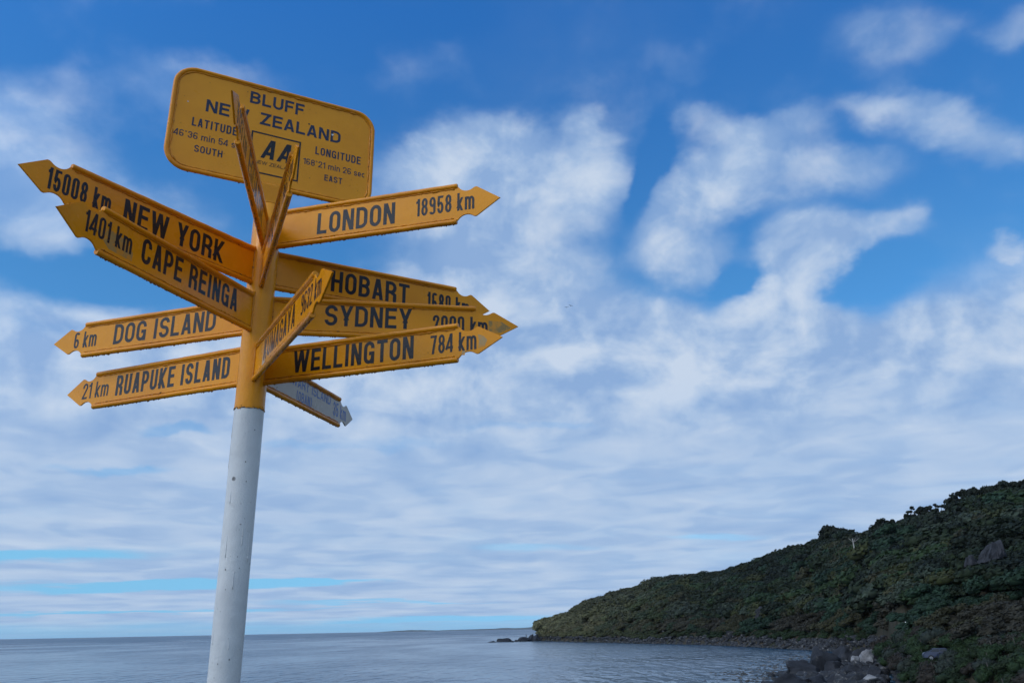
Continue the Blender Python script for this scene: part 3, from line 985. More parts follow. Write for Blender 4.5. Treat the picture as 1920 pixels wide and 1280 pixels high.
def land_z(x, y):
    """height of the bare ground"""
    x = np.asarray(x, float); y = np.asarray(y, float)
    a = np.arctan2(x, y); r = np.hypot(x, y)
    rs = np.interp(a, cA, cS); rr = np.interp(a, cA, cR); hr = np.interp(a, cA, cH)
    t = (r - rs) / (rr - rs)
    tt = np.clip(t, 0, 1)
    shelf = 1.6 * np.clip(t / .03, 0, 1)
    prof = shelf + (hr - SEA - 1.6) * (tt ** 1.12 * (1 - .22 * np.sin(np.pi * tt) * 0) * .55 + .45 * tt ** .75)
    ribs = (fbm(a * 46, tt * 1.6, 5, 4) - .5) * 2
    bumps = (fbm(x / 34, y / 34, 9, 4) - .5) * 2
    env = np.sin(np.pi * np.clip(tt, 0, 1)) ** .8
    prof = prof + env * (ribs * 8.0 * np.clip((hr - SEA) / 40, .15, 1) + bumps * 4.0 * np.clip((hr - SEA) / 40, .15, 1))
    z = SEA + prof
    z = np.where(t < 0, SEA + t * (rr - rs) * .22, z)
    z = np.where(t > 1, SEA + (hr - SEA) * np.clip(1 - (t - 1) * .9, -1, 1), z)
    left = np.clip((a - cA[0]) / (cA[2] - cA[0]), 0, 1)
    z = np.where(a < cA[0], SEA - 6, z * left + (SEA - 6) * (1 - left))
    # the lookout the signpost stands on, falling to the sea in front and on the left
    dxy = np.hypot(x + 6, y + 8)
    wob = (fbm(x / 9, y / 9, 31, 3) - .5) * 8
    plat = np.where(dxy < 17 + wob, 0.0, -((dxy - 17 - wob) * .38))
    plat = np.maximum(plat, SEA - 6)
    plat = plat + np.clip((dxy - 12) / 10, 0, 1) * (fbm(x / 4, y / 4, 77, 4) - .5) * 1.2
    # low saddle joining the lookout to the hill on the right
    sad = SEA + 3.2 - np.abs(r - 55) * .02 + (fbm(x / 20, y / 20, 3, 3) - .5) * 2
    sad = np.where((a > R(33)) & (a < R(150)), sad, SEA - 6)
    edge = np.clip((a - R(29)) / R(6), 0, 1)
    sad = sad * edge + (SEA - 6) * (1 - edge)
    sad = np.where(r < rs + 15, sad, SEA - 6)
    return np.maximum(np.maximum(np.maximum(z, plat), sad), SEA - 6)


def hit(px, py, lift=0.0, r0_=40, r1_=900):
    d = ray(px, py); dh_ = math.hypot(d[0], d[1])
    rr_ = np.linspace(r0_, r1_, 4000)
    X, Y, Z = d[0] / dh_ * rr_, d[1] / dh_ * rr_, EYE + d[2] / dh_ * rr_
    g = land_z(X, Y) + lift
    k = np.nonzero(g > Z)[0]
    if len(k) == 0:
        return None
    i = k[0]
    return np.array([X[i], Y[i], float(g[i] - lift)])


M_GRD, N, b = new_mat('hill_ground')
co = obj_co(N)
v = N.noise(co, .12, 8, .65)
N.put(b.inputs['Base Color'], N.mix(N.smooth(v, .35, .65), (0.030, 0.034, 0.018), (0.060, 0.046, 0.030)))
b.inputs['Roughness'].default_value = .95
b.inputs['Specular IOR Level'].default_value = .15
bump(N, b, N.noise(co, 1.2, 6, .7), .8, .4)

# headland: polar sheet, fine where it is seen
ang_ = np.concatenate([np.linspace(cA[0] - R(1.5), cA[34], 330), np.linspace(cA[34] + R(.5), R(100), 60)])
rad_ = np.concatenate([np.geomspace(60, 900, 150), [1000, 1200]])
AA, RRR = np.meshgrid(ang_, rad_, indexing='ij')
X, Y = np.sin(AA) * RRR, np.cos(AA) * RRR
Z = land_z(X, Y)
nA, nR = AA.shape
V = np.stack([X, Y, Z], -1).reshape(-1, 3)
F = [(i * nR + j, i * nR + j + 1, (i + 1) * nR + j + 1, (i + 1) * nR + j) for i in range(nA - 1) for j in range(nR - 1)]
tag(mesh_obj('headland_terrain', V, F, M_GRD, smooth=True), kind='structure')

M_LOOK, N, b = new_mat('lookout_grass_ground')
co = obj_co(N)
N.put(b.inputs['Base Color'], N.mix(N.smooth(N.noise(co, .8, 8, .7), .4, .6), (0.045, 0.07, 0.02), (0.11, 0.09, 0.06)))
b.inputs['Roughness'].default_value = .95
bump(N, b, N.noise(co, 9, 6, .7), .7, .05)
gx = np.linspace(-70, 70, 130)
AA, BB = np.meshgrid(gx, gx - 8, indexing='ij')
inside = np.hypot(AA, BB) < 62
Z = land_z(AA, BB) + .03
Z = np.where(np.hypot(AA, BB) > 60, np.minimum(Z, land_z(AA, BB) - .6), Z)
V = np.stack([AA, BB, Z], -1).reshape(-1, 3)
F = [(i * 130 + j, (i + 1) * 130 + j, (i + 1) * 130 + j + 1, i * 130 + j + 1) for i in range(129) for j in range(129)]
tag(mesh_obj('lookout_ground', V, F, M_LOOK, smooth=True), kind='structure')

# ------------------------------------------------------------------ sea
M_SEA, N, b = new_mat('sea_water')
co = obj_co(N)
N.put(b.inputs['Base Color'], N.mix(N.smooth(N.noise(co, .004, 4, .6), .35, .65), (0.008, 0.045, 0.088), (0.012, 0.058, 0.105)))
b.inputs['IOR'].default_value = 1.333
dist = N.vmath('LENGTH', co)
calm = N.smooth(N.noise(N.vmath('MULTIPLY', co, (1, .40, 1)), .009, 5, .65, .5), .38, .62)
N.put(b.inputs['Roughness'], N.math('ADD', N.smooth(dist, 150, 2500, .13, .28), N.math('MULTIPLY', N.math('SUBTRACT', 1.0, calm), .10)))
# wave slopes taken from the wave heights a short step apart, so that they keep their steepness out to the horizon
def sea_h(off_):
    p_ = N.vmath('ADD', co, off_)
    h1 = N.noise(N.vmath('MULTIPLY', p_, (.42, .22, 1)), 1.0, 4, .58, .2)
    h2 = N.noise(N.vmath('MULTIPLY', p_, (.060, .028, 1)), 1.0, 2, .5)
    h3 = N.noise(N.vmath('MULTIPLY', p_, (.34, .085, 1)), 1.0, 2, .45, .5)
    return N.math('ADD', N.math('ADD', N.math('MULTIPLY', h1, .22), N.math('MULTIPLY', h3, 1.8)), N.math('MULTIPLY', h2, 1.4))


E_ = .30
h0 = sea_h((0, 0, 0)); hx = sea_h((E_, 0, 0)); hy = sea_h((0, E_, 0))
amp = N.math('MULTIPLY', N.smooth(dist, 500, 6000, 1.0, .6), N.math('SUBTRACT', 1.15, N.math('MULTIPLY', calm, .45)))
sx_ = N.math('MULTIPLY', N.math('DIVIDE', N.math('SUBTRACT', h0, hx), E_), amp)
sy_ = N.math('MULTIPLY', N.math('DIVIDE', N.math('SUBTRACT', h0, hy), E_), amp)
N.put(b.inputs['Normal'], N.vmath('NORMALIZE', N.comb(sx_, sy_, 1.0)))
ang_ = np.linspace(0, 2 * math.pi, 181)[:-1]
rad_ = np.concatenate([[0.0], np.geomspace(20, 19000, 60)])
V = [(0, 0, 0)] + [(math.sin(a) * r, math.cos(a) * r, 0) for r in rad_[1:] for a in ang_]
F = [(0, 1 + (k + 1) % 180, 1 + k) for k in range(180)]
for i in range(len(rad_) - 2):
    for k in range(180):
        F.append((1 + i * 180 + k, 1 + i * 180 + (k + 1) % 180, 1 + (i + 1) * 180 + (k + 1) % 180, 1 + (i + 1) * 180 + k))
o = mesh_obj('sea', V, F, M_SEA, smooth=True)
o.location = (0, 0, SEA)
tag(o, kind='structure')

# ------------------------------------------------------------------ distant land on the horizon
M_FAR, N, b = new_mat('distant_coast')
b.inputs['Base Color'].default_value = (0.05, 0.06, 0.05, 1)
b.inputs['Roughness'].default_value = .95
for (xa, xb, dist_, prof) in ((705, 845, 13500, [(0, 0), (.15, 9), (.3, 16), (.5, 22), (.62, 19), (.8, 9), (1, 0)]),
                              (800, 1120, 15000, [(0, 0), (.1, 12), (.25, 16), (.40, 22), (.45, 30), (.52, 24), (.60, 30), (.68, 58), (.75, 50), (.85, 42), (1, 20)])):
    a0, a1 = az_of(xa), az_of(xb)
    n_ = 90
    V, F = [], []
    for i in range(n_ + 1):
        k = i / n_
        a = a0 + (a1 - a0) * k
        h = np.interp(k, [p[0] for p in prof], [p[1] for p in prof]) * (1 + .25 * (float(fbm(k * 30, 1, 8)) - .5))
        for (dr, f) in ((-500, -.1), (-250, .5), (0, 1), (300, .8), (900, -.2)):
            rr_ = dist_ + dr + 120 * math.sin(i * .4)
            V.append((math.sin(a) * rr_, math.cos(a) * rr_, SEA - 1 + h * f + (2 if f > 0 else -3)))
    for i in range(n_):
        for j in range(4): F.append((i * 5 + j, (i + 1) * 5 + j, (i + 1) * 5 + j + 1, i * 5 + j + 1))
    tag(mesh_obj('distant_hills', V, F, M_FAR, smooth=True), kind='structure')


# ------------------------------------------------------------------ rocks
def rock_mat(name, c1, c2, c3, wet=True):
    mt, N, b = new_mat(name)
    co = obj_co(N)
    v = N.noise(co, .9, 8, .7)
    c = N.mix(N.smooth(v, .38, .62), c1, c2)
    lich = N.noise(co, 2.2 if name != 'shingle_rock' else .9, 5, .7)
    c = N.mix(N.smooth(lich, .62 if name != 'shingle_rock' else .56, .70 if name != 'shingle_rock' else .66, 0, .8), c, c3)
    pos = N.n('ShaderNodeNewGeometry').outputs['Position']
    _x, _y, zz = N.sep(pos)
    if wet:      # weed and water line just above the sea
        band = N.smooth(N.math('ADD', zz, N.math('MULTIPLY', v, .7)), SEA + .3, SEA + 1.1, 1.0, 0.0)
        c = N.mix(band, c, (0.012, 0.013, 0.014))
        N.put(b.inputs['Roughness'], N.math('SUBTRACT', .88, N.math('MULTIPLY', band, .5)))
    else:
        b.inputs['Roughness'].default_value = .9
    N.put(b.inputs['Base Color'], c)
    bump(N, b, N.math('ADD', v, N.math('MULTIPLY', N.noise(co, 6, 6, .7), .4)), .9, .35)
    return mt


M_ROCK = rock_mat('dark_shore_rock', (0.007, 0.009, 0.013), (0.020, 0.022, 0.028), (0.07, 0.07, 0.072))
M_ROCKP = rock_mat('pale_rock', (0.17, 0.17, 0.175), (0.30, 0.30, 0.30), (0.42, 0.41, 0.39), wet=False)
M_ROCKG = rock_mat('grey_cliff_rock', (0.016, 0.018, 0.022), (0.036, 0.038, 0.045), (0.055, 0.055, 0.056), wet=False)
M_RUB = rock_mat('shingle_rock', (0.013, 0.015, 0.019), (0.038, 0.040, 0.043), (0.22, 0.21, 0.19))


def rock_mesh(seed, sub=4, sharp=.55):
    """faceted boulder of unit radius"""
    rnd_ = np.random.default_rng(seed)
    bm = bmesh.new()
    bmesh.ops.create_icosphere(bm, subdivisions=sub, radius=1)
    P_ = np.array([v.co[:] for v in bm.verts])
    planes = rnd_.normal(size=(16, 3)); planes /= np.linalg.norm(planes, axis=1)[:, None]
    off_ = rnd_.uniform(.55, .95, 16)
    r = np.ones(len(P_))
    D = P_ @ planes.T
    lim = np.where(D > .05, off_ / np.maximum(D, .05), 9)
    r = np.minimum(1.15, lim.min(1))
    P2 = P_ * r[:, None]
    n1 = fbm(P2[:, 0] * 2 + 7 + P2[:, 2] * 1.3, P2[:, 1] * 2 + seed % 50 + P2[:, 2], seed % 91, 5, .6) - .5
    P2 *= (1 + n1 * .45)[:, None]
    for v, p in zip(bm.verts, P2): v.co = p
    me = bpy.data.meshes.new('rock')
    bm.to_mesh(me); bm.free()
    me.shade_smooth(); me.set_sharp_from_angle(angle=R(38))
    return me


rock_me = [rock_mesh(40 + i) for i in range(7)]
rock_lo = [rock_mesh(80 + i, 2) for i in range(6)]


def place_rock(name, me, mat, loc, size, rot, label=None, cat='rock', group=None, tilt=(0, 0)):
    me2 = me.copy(); me2.materials.clear(); me2.materials.append(mat)
    o = bpy.data.objects.new(name, me2)
    o.location = loc; o.scale = size; o.rotation_euler = (tilt[0], tilt[1], rot)
    link(o)
    return tag(o, label, cat, group)


def at_sea(px, py, z=SEA):
    d = ray(px, py); t = (z - EYE) / d[2]
    return np.array([d[0] * t, d[1] * t, z])


# big boulders of the point below the bush (pixel of the waterline foot, width px, height px)
BR = [(1540, 1258, 62, 46, 'dark pointed boulder standing highest at the water edge'),
      (1503, 1262, 58, 30, 'long dark boulder sloping left into the water below the highest one'),
      (1585, 1243, 50, 40, 'blocky grey boulder behind the dark pointed one, where the bay ends'),
      (1620, 1246, 50, 46, 'grey boulder tucked against the bush at the bay end'),
      (1566, 1262, 44, 30, 'dark boulder in the gap between the two tall ones'),
      (1600, 1268, 46, 28, 'low dark boulder in the middle of the rock pile'),
      (1483, 1290, 86, 34, 'broad flat dark boulder at the bottom edge of the picture'),
      (1530, 1288, 60, 24, 'low mottled boulder beside the broad flat one'),
      (1572, 1285, 50, 24, 'small hummocky boulder at the bottom of the rock pile'),
      (1640, 1275, 46, 30, 'grey boulder below the pale outcrop'),
      (1445, 1284, 30, 9, 'thin dark ledge awash at the left end of the rocks'),
      (1492, 1252, 22, 7, 'small wet rock awash left of the pile'),
      (1552, 1236, 16, 8, 'little dark rock in the channel under the bay end')]
for i, (px, py, w, h, lab) in enumerate(BR):
    p = at_sea(px, min(py, 1300))
    dist_ = math.hypot(p[0], p[1])
    sx = w / 2 / 1850 * dist_; sz = h / 2150 * dist_
    place_rock('shore_boulder', rock_me[i % 7], M_ROCK, (p[0], p[1], SEA + sz * .18), (sx * 1.08, sx * 1.25, sz * .88), i * 1.3, lab, 'boulder', 'boulders in the near rock pile', (.1 * math.sin(i * 2), .18 * math.cos(i)))
for (px, py, w, h, lab) in ((1628, 1241, 34, 24, 'chalky white rock face leaning beside the green bush'), (1606, 1243, 20, 14, 'small pale rounded rock left of the white rock face'),
                            (1632, 1276, 36, 12, 'flat white rock slab low beside the bush')):
    p = at_sea(px, py, SEA + 1.0)
    dist_ = math.hypot(p[0], p[1])
    sx = w / 2 / 1700 * dist_; sz = h / 1750 * dist_
    place_rock('pale_rock', rock_me[(w + h) % 7], M_ROCKP, (p[0], p[1], SEA + 1.0 + sz * .3), (sx, sx, sz * .75), px, lab, 'rock', None, (0, -.5 if h > 20 else 0))
# islets off the tip
for (px, py, w, h, lab) in ((943, 1202.5, 34, 7, 'low dark rock awash by itself left of the headland tip'), (960, 1203, 9, 3, 'tiny rock just right of the lone awash rock'),
                            (982, 1201.5, 32, 9, 'dark rock reaching into the sea from the headland tip'), (968, 1202, 16, 4, 'flat rock ledge in the gap between the lone rock and the reef'), (924, 1203.4, 22, 2.5, 'thin ledge barely above the water at the far left of the reef'), (997, 1201, 22, 12, 'rough dark rock between the tip and the shingle'),
                            (1006, 1201, 22, 12, 'grey boulder at the foot of the headland tip')):
    p = at_sea(px, py)
    dist_ = math.hypot(p[0], p[1])
    sx = w / 2 / 1700 * dist_; sz = h / 1750 * dist_
    place_rock('tip_rock', rock_me[(w) % 7], M_ROCK, (p[0], p[1], SEA + sz * .1), (sx, sx * .8, sz), px * .7, lab, 'rock', 'rocks off the headland tip')


def joined(name, items, mat, smooth_ang=35):
    """items: (mesh, matrix); one object, for what nobody could count"""
    Vs, Fs, o = [], [], 0
    cache = {}
    for me, mx in items:
        if me.name not in cache:
            n_ = len(me.vertices)
            co_ = np.empty(n_ * 3); me.vertices.foreach_get('co', co_)
            pv = np.empty(len(me.loops), dtype=np.int64); me.loops.foreach_get('vertex_index', pv)
            cache[me.name] = (co_.reshape(-1, 3), pv)
        c_, pv = cache[me.name]
        M_ = np.array(mx)
        Vs.append(c_ @ M_[:3, :3].T + M_[:3, 3]); Fs.append(pv + o); o += len(c_)
    Vs = np.concatenate(Vs); Fs = np.concatenate(Fs)
    me = bpy.data.meshes.new(name)
    nf = len(Fs) // 3
    me.vertices.add(len(Vs)); me.vertices.foreach_set('co', Vs.ravel())
    me.loops.add(len(Fs)); me.loops.foreach_set('vertex_index', Fs.astype(np.int32))
    me.polygons.add(nf)
    me.polygons.foreach_set('loop_start', np.arange(0, nf * 3, 3, dtype=np.int32))
    me.update(); me.validate()
    me.materials.append(mat)
    return link(bpy.data.objects.new(name, me))


# rubble along the foot of the headland
items = []
rnd = random.Random(21)
for _ in range(2600):
    px = rnd.uniform(1003, 1640) if rnd.random() < .8 else rnd.uniform(1480, 1700)
    a = az_of(px)
    rs = float(np.interp(a, cA, cS))
    dr = rnd.uniform(-2, 6.5) if px < 1560 else rnd.uniform(-6, 14)
    x, y = math.sin(a) * (rs + dr), math.cos(a) * (rs + dr)
    z = float(land_z(x, y))
    s = rnd.uniform(.3, .85) * (1.8 if rnd.random() < .12 else 1)
    mx = Matrix.Translation((x, y, max(z, SEA) + s * .25)) @ Matrix.Rotation(rnd.uniform(0, 6.28), 4, 'Z') @ Matrix.Rotation(rnd.uniform(-.5, .5), 4, 'X') @ Matrix.Diagonal((s * 1.2, s, s * .75, 1))
    items.append((rnd.choice(rock_lo), mx))
for _ in range(900):      # smaller stones filling the near rock pile
    px = rnd.uniform(1440, 1660); py = rnd.uniform(1236, 1300) + max(0, (1560 - px)) * .25
    if px < 1500 and rnd.random() < .75: continue
    p = at_sea(px, py)
    s = rnd.uniform(.3, 1.1) * (1.5 if rnd.random() < .1 else 1)
    lift = .1 + .9 * min(1, max(0, (px - 1520) / 90))
    mx = Matrix.Translation((p[0], p[1], SEA + lift * rnd.uniform(0, 1))) @ Matrix.Rotation(rnd.uniform(0, 6.28), 4, 'Z') @ Matrix.Rotation(rnd.uniform(-.5, .5), 4, 'X') @ Matrix.Diagonal((s * 1.2, s, s * .7, 1))
    items.append((rnd.choice(rock_lo), mx))
for _ in range(700):       # stones round the lookout's own shore
    a = rnd.uniform(-2.2, .7)
    r_ = rnd.uniform(30, 44)
    x, y = -6 + math.sin(a) * r_, -8 + math.cos(a) * r_
    z = float(land_z(x, y))
    if z < SEA - 1 or z > SEA + 3: continue
    s = rnd.uniform(.4, 1.3)
    mx = Matrix.Translation((x, y, max(z, SEA) + s * .15)) @ Matrix.Rotation(rnd.uniform(0, 6.28), 4, 'Z') @ Matrix.Diagonal((s * 1.2, s, s * .7, 1))
    items.append((rnd.choice(rock_lo), mx))
tag(joined('shore_rubble', items, M_RUB), 'grey boulders and shingle heaped along the foot of the wooded headland', 'shore rubble', None, 'stuff')

# kelp lying on the water
M_KELP, N, b = new_mat('kelp')
b.inputs['Base Color'].default_value = (0.018, 0.016, 0.012, 1)
b.inputs['Roughness'].default_value = .35
V, F = [], []
for _ in range(420):
    cl = rnd.choice(((1440, 1250, 50, 6), (1480, 1238, 60, 8), (1420, 1275, 60, 8), (1500, 1230, 45, 5), (1380, 1262, 40, 4), (1450, 1262, 40, 6)))
    p = at_sea(rnd.gauss(cl[0], cl[2] * .5), max(1215, rnd.gauss(cl[1], cl[3] * .6)))
    a = rnd.uniform(-.5, .5); L_ = rnd.uniform(.25, 1.0); w_ = rnd.uniform(.03, .11)
    o_ = len(V)
    d_ = np.array([math.cos(a), math.sin(a), 0]); e_ = np.array([-math.sin(a), math.cos(a), 0])
    for k in range(4):
        c_ = p + d_ * L_ * (k / 3 - .5) + e_ * math.sin(k * 2 + L_) * .12
        hh_ = .05 + .10 * math.sin(k / 3 * math.pi)
        V += [c_ + e_ * w_ / 2 + [0, 0, .03], c_ - e_ * w_ / 2 + [0, 0, .03], c_ + [0, 0, hh_]]
    for k in range(3):
        q = o_ + k * 3
        F += [(q, q + 3, q + 5, q + 2), (q + 2, q + 5, q + 4, q + 1)]
tag(mesh_obj('floating_kelp', V, F, M_KELP), 'dark strands of kelp floating in the bay beside the rocks', 'kelp', None, 'stuff')


# ------------------------------------------------------------------ bush and trees
def leaf_mat(name, col, var=.35, attr=False):
    mt, N, b = new_mat(name)
    co = obj_co(N)
    oi = N.n('ShaderNodeObjectInfo')
    if attr:
        at = N.n('ShaderNodeAttribute', attribute_type='INSTANCER', attribute_name='tint')
        c = at.outputs['Color']
    else:
        c = N.mix(0.0, col, col)
    v = N.noise(co, 3.2, 3, .6)
    d = N.mix(N.smooth(v, .3, .7), (1 - var, 1 - var, 1 - var), (1 + var, 1 + var, 1 + var * .7))
    c = N.mix(1.0, c, d, 'MULTIPLY')
    N.put(b.inputs['Base Color'], c)
    b.inputs['Roughness'].default_value = .75
    b.inputs['Specular IOR Level'].default_value = .2
    return mt


M_BUSH = leaf_mat('bush_foliage', (0.04, 0.05, 0.03), attr=True)
M_BARK, N, b = new_mat('bark')
N.put(b.inputs['Base Color'], N.mix(N.noise(obj_co(N), 3, 5, .7), (0.05, 0.045, 0.038), (0.10, 0.09, 0.08)))
b.inputs['Roughness'].default_value = .95
M_DEAD, N, b = new_mat('bleached_wood')
N.put(b.inputs['Base Color'], N.mix(N.noise(obj_co(N), 3, 5, .7), (0.20, 0.19, 0.17), (0.34, 0.33, 0.30)))
b.inputs['Roughness'].default_value = .9


def crown_geo(seed, lobes, leaves, leaf, flat=.62, shear=.35, core=True):
    """foliage mass of unit radius: overlapping lobes carrying many small leaf-clump faces"""
    g = np.random.default_rng(seed)
    C_, S_ = [], []
    for i in range(lobes):
        a = g.uniform(0, 2 * math.pi); rr_ = math.sqrt(g.uniform(0, 1)) * .68
        zc = (1 - rr_ ** 2) * g.uniform(.15, .62) * flat / .62
        C_.append((math.cos(a) * rr_, math.sin(a) * rr_, zc)); S_.append(g.uniform(.24, .46))
    C_, S_ = np.array(C_), np.array(S_)
    V, F = [], []
    if core:
        for c_, s_ in zip(C_, S_):
            bm = bmesh.new(); bmesh.ops.create_icosphere(bm, subdivisions=1, radius=s_ * .86)
            o_ = len(V)
            V += [np.array(v.co) * [1, 1, .75] + c_ for v in bm.verts]
            F += [tuple(o_ + v.index for v in f.verts) for f in bm.faces]
            bm.free()
    for _ in range(leaves):
        i = g.integers(lobes)
        d = g.normal(size=3); d /= np.linalg.norm(d)
        if d[2] < -.35: d[2] *= -1
        p = C_[i] + d * [1, 1, .78] * S_[i] * g.uniform(.88, 1.12)
        if p[2] < -.1: continue
        n_ = d + g.normal(size=3) * .55; n_ /= np.linalg.norm(n_)
        t_ = np.cross(n_, g.normal(size=3)); t_ /= np.linalg.norm(t_)
        e_ = np.cross(n_, t_)
        s_ = leaf * g.uniform(.6, 1.4)
        o_ = len(V)
        V += [p + t_ * s_, p + e_ * s_ * .55 + n_ * s_ * .2, p - t_ * s_ * .9, p - e_ * s_ * .6]
        F += [(o_, o_ + 1, o_ + 2, o_ + 3)]
    V = np.array(V)
    V[:, 0] += V[:, 2] * shear
    return V, F


def crown_mesh(name, mat, *a, **k):
    V, F = crown_geo(*a, **k)
    me = bpy.data.meshes.new(name)
    me.from_pydata([tuple(v) for v in V], [], F)
    me.materials.append(mat)
    me.shade_smooth()
    return me


# mass of bush covering the hill: points on the terrain carrying crowns (geometry nodes)
proto = bpy.data.collections.new('bush_prototypes')
for i in range(6):
    me = crown_mesh('bush', M_BUSH, 200 + i, 8 + i % 3 * 3, 560, .10, shear=.45)
    proto.objects.link(bpy.data.objects.new('bush', me))

PAL = dict(dark=(0.018, 0.026, 0.014), olive=(0.040, 0.043, 0.018), green=(0.026, 0.044, 0.020), grey=(0.040, 0.050, 0.040), mauve=(0.043, 0.037, 0.031), black=(0.012, 0.017, 0.012), teal=(0.020, 0.040, 0.027),
           brown=(0.042, 0.038, 0.022), lime=(0.085, 0.095, 0.020))
PV = {k: np.array(v) * np.array((.84, .92, .80)) for k, v in PAL.items()}
pts_, tint_, scl_, rot_ = [], [], [], []
N_TRY = 9500
g = np.random.default_rng(5)
a_s = np.interp(g.uniform(0, 1, N_TRY), [0, .80, 1], [az_of(1013), cA[34], R(62)])
k_s = g.uniform(0, 1, N_TRY)
rsA, rrA = np.interp(a_s, cA, cS), np.interp(a_s, cA, cR)
r_s = np.sqrt((rsA + 5) ** 2 + k_s * ((rrA + 22) ** 2 - (rsA + 5) ** 2))
xs_, ys_ = np.sin(a_s) * r_s, np.cos(a_s) * r_s
zs_ = land_z(xs_, ys_)
tt_ = (r_s - rsA) / (rrA - rsA)
n1 = fbm(xs_ / 28, ys_ / 28, 61, 3); n2 = fbm(xs_ / 15 + 9, ys_ / 15, 62, 3); n3 = fbm(xs_ / 60, ys_ / 60, 63, 2)
hgt = zs_ - SEA
PXA = np.interp(a_s, [az_of(p) for p in range(900, 2500, 50)], range(900, 2500, 50))
keep = zs_ > SEA + 1.3
for i in np.nonzero(keep)[0]:
    sunlit_tint = np.clip((1330 - PXA[i]) / 300, 0, 1)  # paints the sunlit warmth of the headland's left end into the foliage
    if hgt[i] < 5.5 and tt_[i] < .25:
        c = PV['green'] * .9 if n2[i] > .4 else PV['dark'] * 1.2
        s = g.uniform(1.4, 2.4)
    elif hgt[i] < 11 and tt_[i] < .35:
        c = PV['mauve'] if n1[i] > .53 else (PV['brown'] if n2[i] > .5 else PV['teal'])
        s = g.uniform(2.2, 3.9)
    else:
        q = n1[i] * .6 + n2[i] * .4 + g.normal() * .035
        ks = ['black', 'dark', 'teal', 'olive', 'green', 'grey', 'brown', 'dark']
        c = PV[ks[int(np.clip((q - .33) / .34, 0, .999) * 8)]]
        s = g.uniform(3.0, 6.2) * (1.35 if g.uniform() < .12 else 1)
        if tt_[i] > .8: c = c * .4 + PV['black'] * .6
    c = c * (1 - sunlit_tint * .6) + sunlit_tint * .6 * np.array((0.112, 0.104, 0.052)) * (0.5 + n2[i]) * (1 + .8 * np.clip((1130 - PXA[i]) / 130, 0, 1))
    c = c * g.uniform(.88, 1.14) * (.65 + .7 * n3[i])
    near_k = np.clip(r_s[i] / 300, .55, 1)
    pts_.append((xs_[i], ys_[i], zs_[i] + s * g.uniform(.0, .45))); tint_.append(tuple(c) + (1,)); scl_.append(s * near_k); rot_.append(g.uniform(-.9, .9))
nP = len(pts_)
me = bpy.data.meshes.new('hillside_bush')
me.from_pydata(pts_, [], [])
for nm_, ty, dat in (('tint', 'FLOAT_COLOR', np.array(tint_).ravel()), ('size', 'FLOAT', np.array(scl_)), ('turn', 'FLOAT', np.array(rot_))):
    at = me.attributes.new(nm_, ty, 'POINT')
    at.data.foreach_set('color' if ty == 'FLOAT_COLOR' else 'value', dat.astype(np.float32))
me.materials.append(M_BUSH)
bush = link(bpy.data.objects.new('hillside_bush', me))
tag(bush, 'dense wind-shaped coastal bush covering the dark headland from shore to skyline', 'bush', None, 'stuff')
ng = bpy.data.node_groups.new('bush_cover', 'GeometryNodeTree')
ng.interface.new_socket('Geometry', in_out='INPUT', socket_type='NodeSocketGeometry')
ng.interface.new_socket('Geometry', in_out='OUTPUT', socket_type='NodeSocketGeometry')
G = NT(ng)
gi, go = G.n('NodeGroupInput'), G.n('NodeGroupOutput')
ci = G.n('GeometryNodeCollectionInfo')
ci.inputs['Collection'].default_value = proto
ci.inputs['Separate Children'].default_value = True
ci.inputs['Reset Children'].default_value = True
iop = G.n('GeometryNodeInstanceOnPoints')
iop.inputs['Pick Instance'].default_value = True
ng.links.new(gi.outputs[0], iop.inputs['Points'])
ng.links.new(ci.outputs[0], iop.inputs['Instance'])
sz = G.n('GeometryNodeInputNamedAttribute', data_type='FLOAT'); sz.inputs[0].default_value = 'size'
tr = G.n('GeometryNodeInputNamedAttribute', data_type='FLOAT'); tr.inputs[0].default_value = 'turn'
ng.links.new(G.comb(G.math('MULTIPLY', sz.outputs[0], 1.35), sz.outputs[0], G.math('MULTIPLY', sz.outputs[0], 1.0)), iop.inputs['Scale'])
ng.links.new(G.comb(0.0, 0.0, tr.outputs[0]), iop.inputs['Rotation'])
ng.links.new(iop.outputs[0], go.inputs[0])
md = bush.modifiers.new('bush_cover', 'NODES')
md.node_group = ng


# single shrubs nearest the viewer, each a thing of its own
M_SH = [leaf_mat('shrub_dark_green', (0.014, 0.026, 0.011)), leaf_mat('shrub_bright_green', (0.019, 0.037, 0.014)), leaf_mat('shrub_brown', (0.028, 0.024, 0.019)), leaf_mat('shrub_grey_green', (0.026, 0.034, 0.027))]
sh_me = [[crown_mesh('shrub_crown', mt, 300 + 10 * j + i, 11, 1500, .052, shear=.3) for i in range(3)] for j, mt in enumerate(M_SH)]
SHL = [('dark green shrub among the near bushes at the bottom right', 'dark green near shrubs'), ('brighter green shrub among the near bushes at the bottom right', 'bright green near shrubs'),
       ('brownish shrub among the near bushes at the bottom right', 'brown near shrubs'), ('grey-green shrub among the near bushes at the bottom right', 'grey-green near shrubs')]
stem_me = {}


def stem_mesh(key, h, r_):
    V, F = tube([(0, 0, -.5), (.05 * h, 0, h * .5), (.02 * h, .05 * h, h)], [r_, r_ * .7, r_ * .35], 7)
    me_ = bpy.data.meshes.new('stem'); me_.from_pydata([tuple(v) for v in V], [], F); me_.materials.append(M_BARK)
    return me_


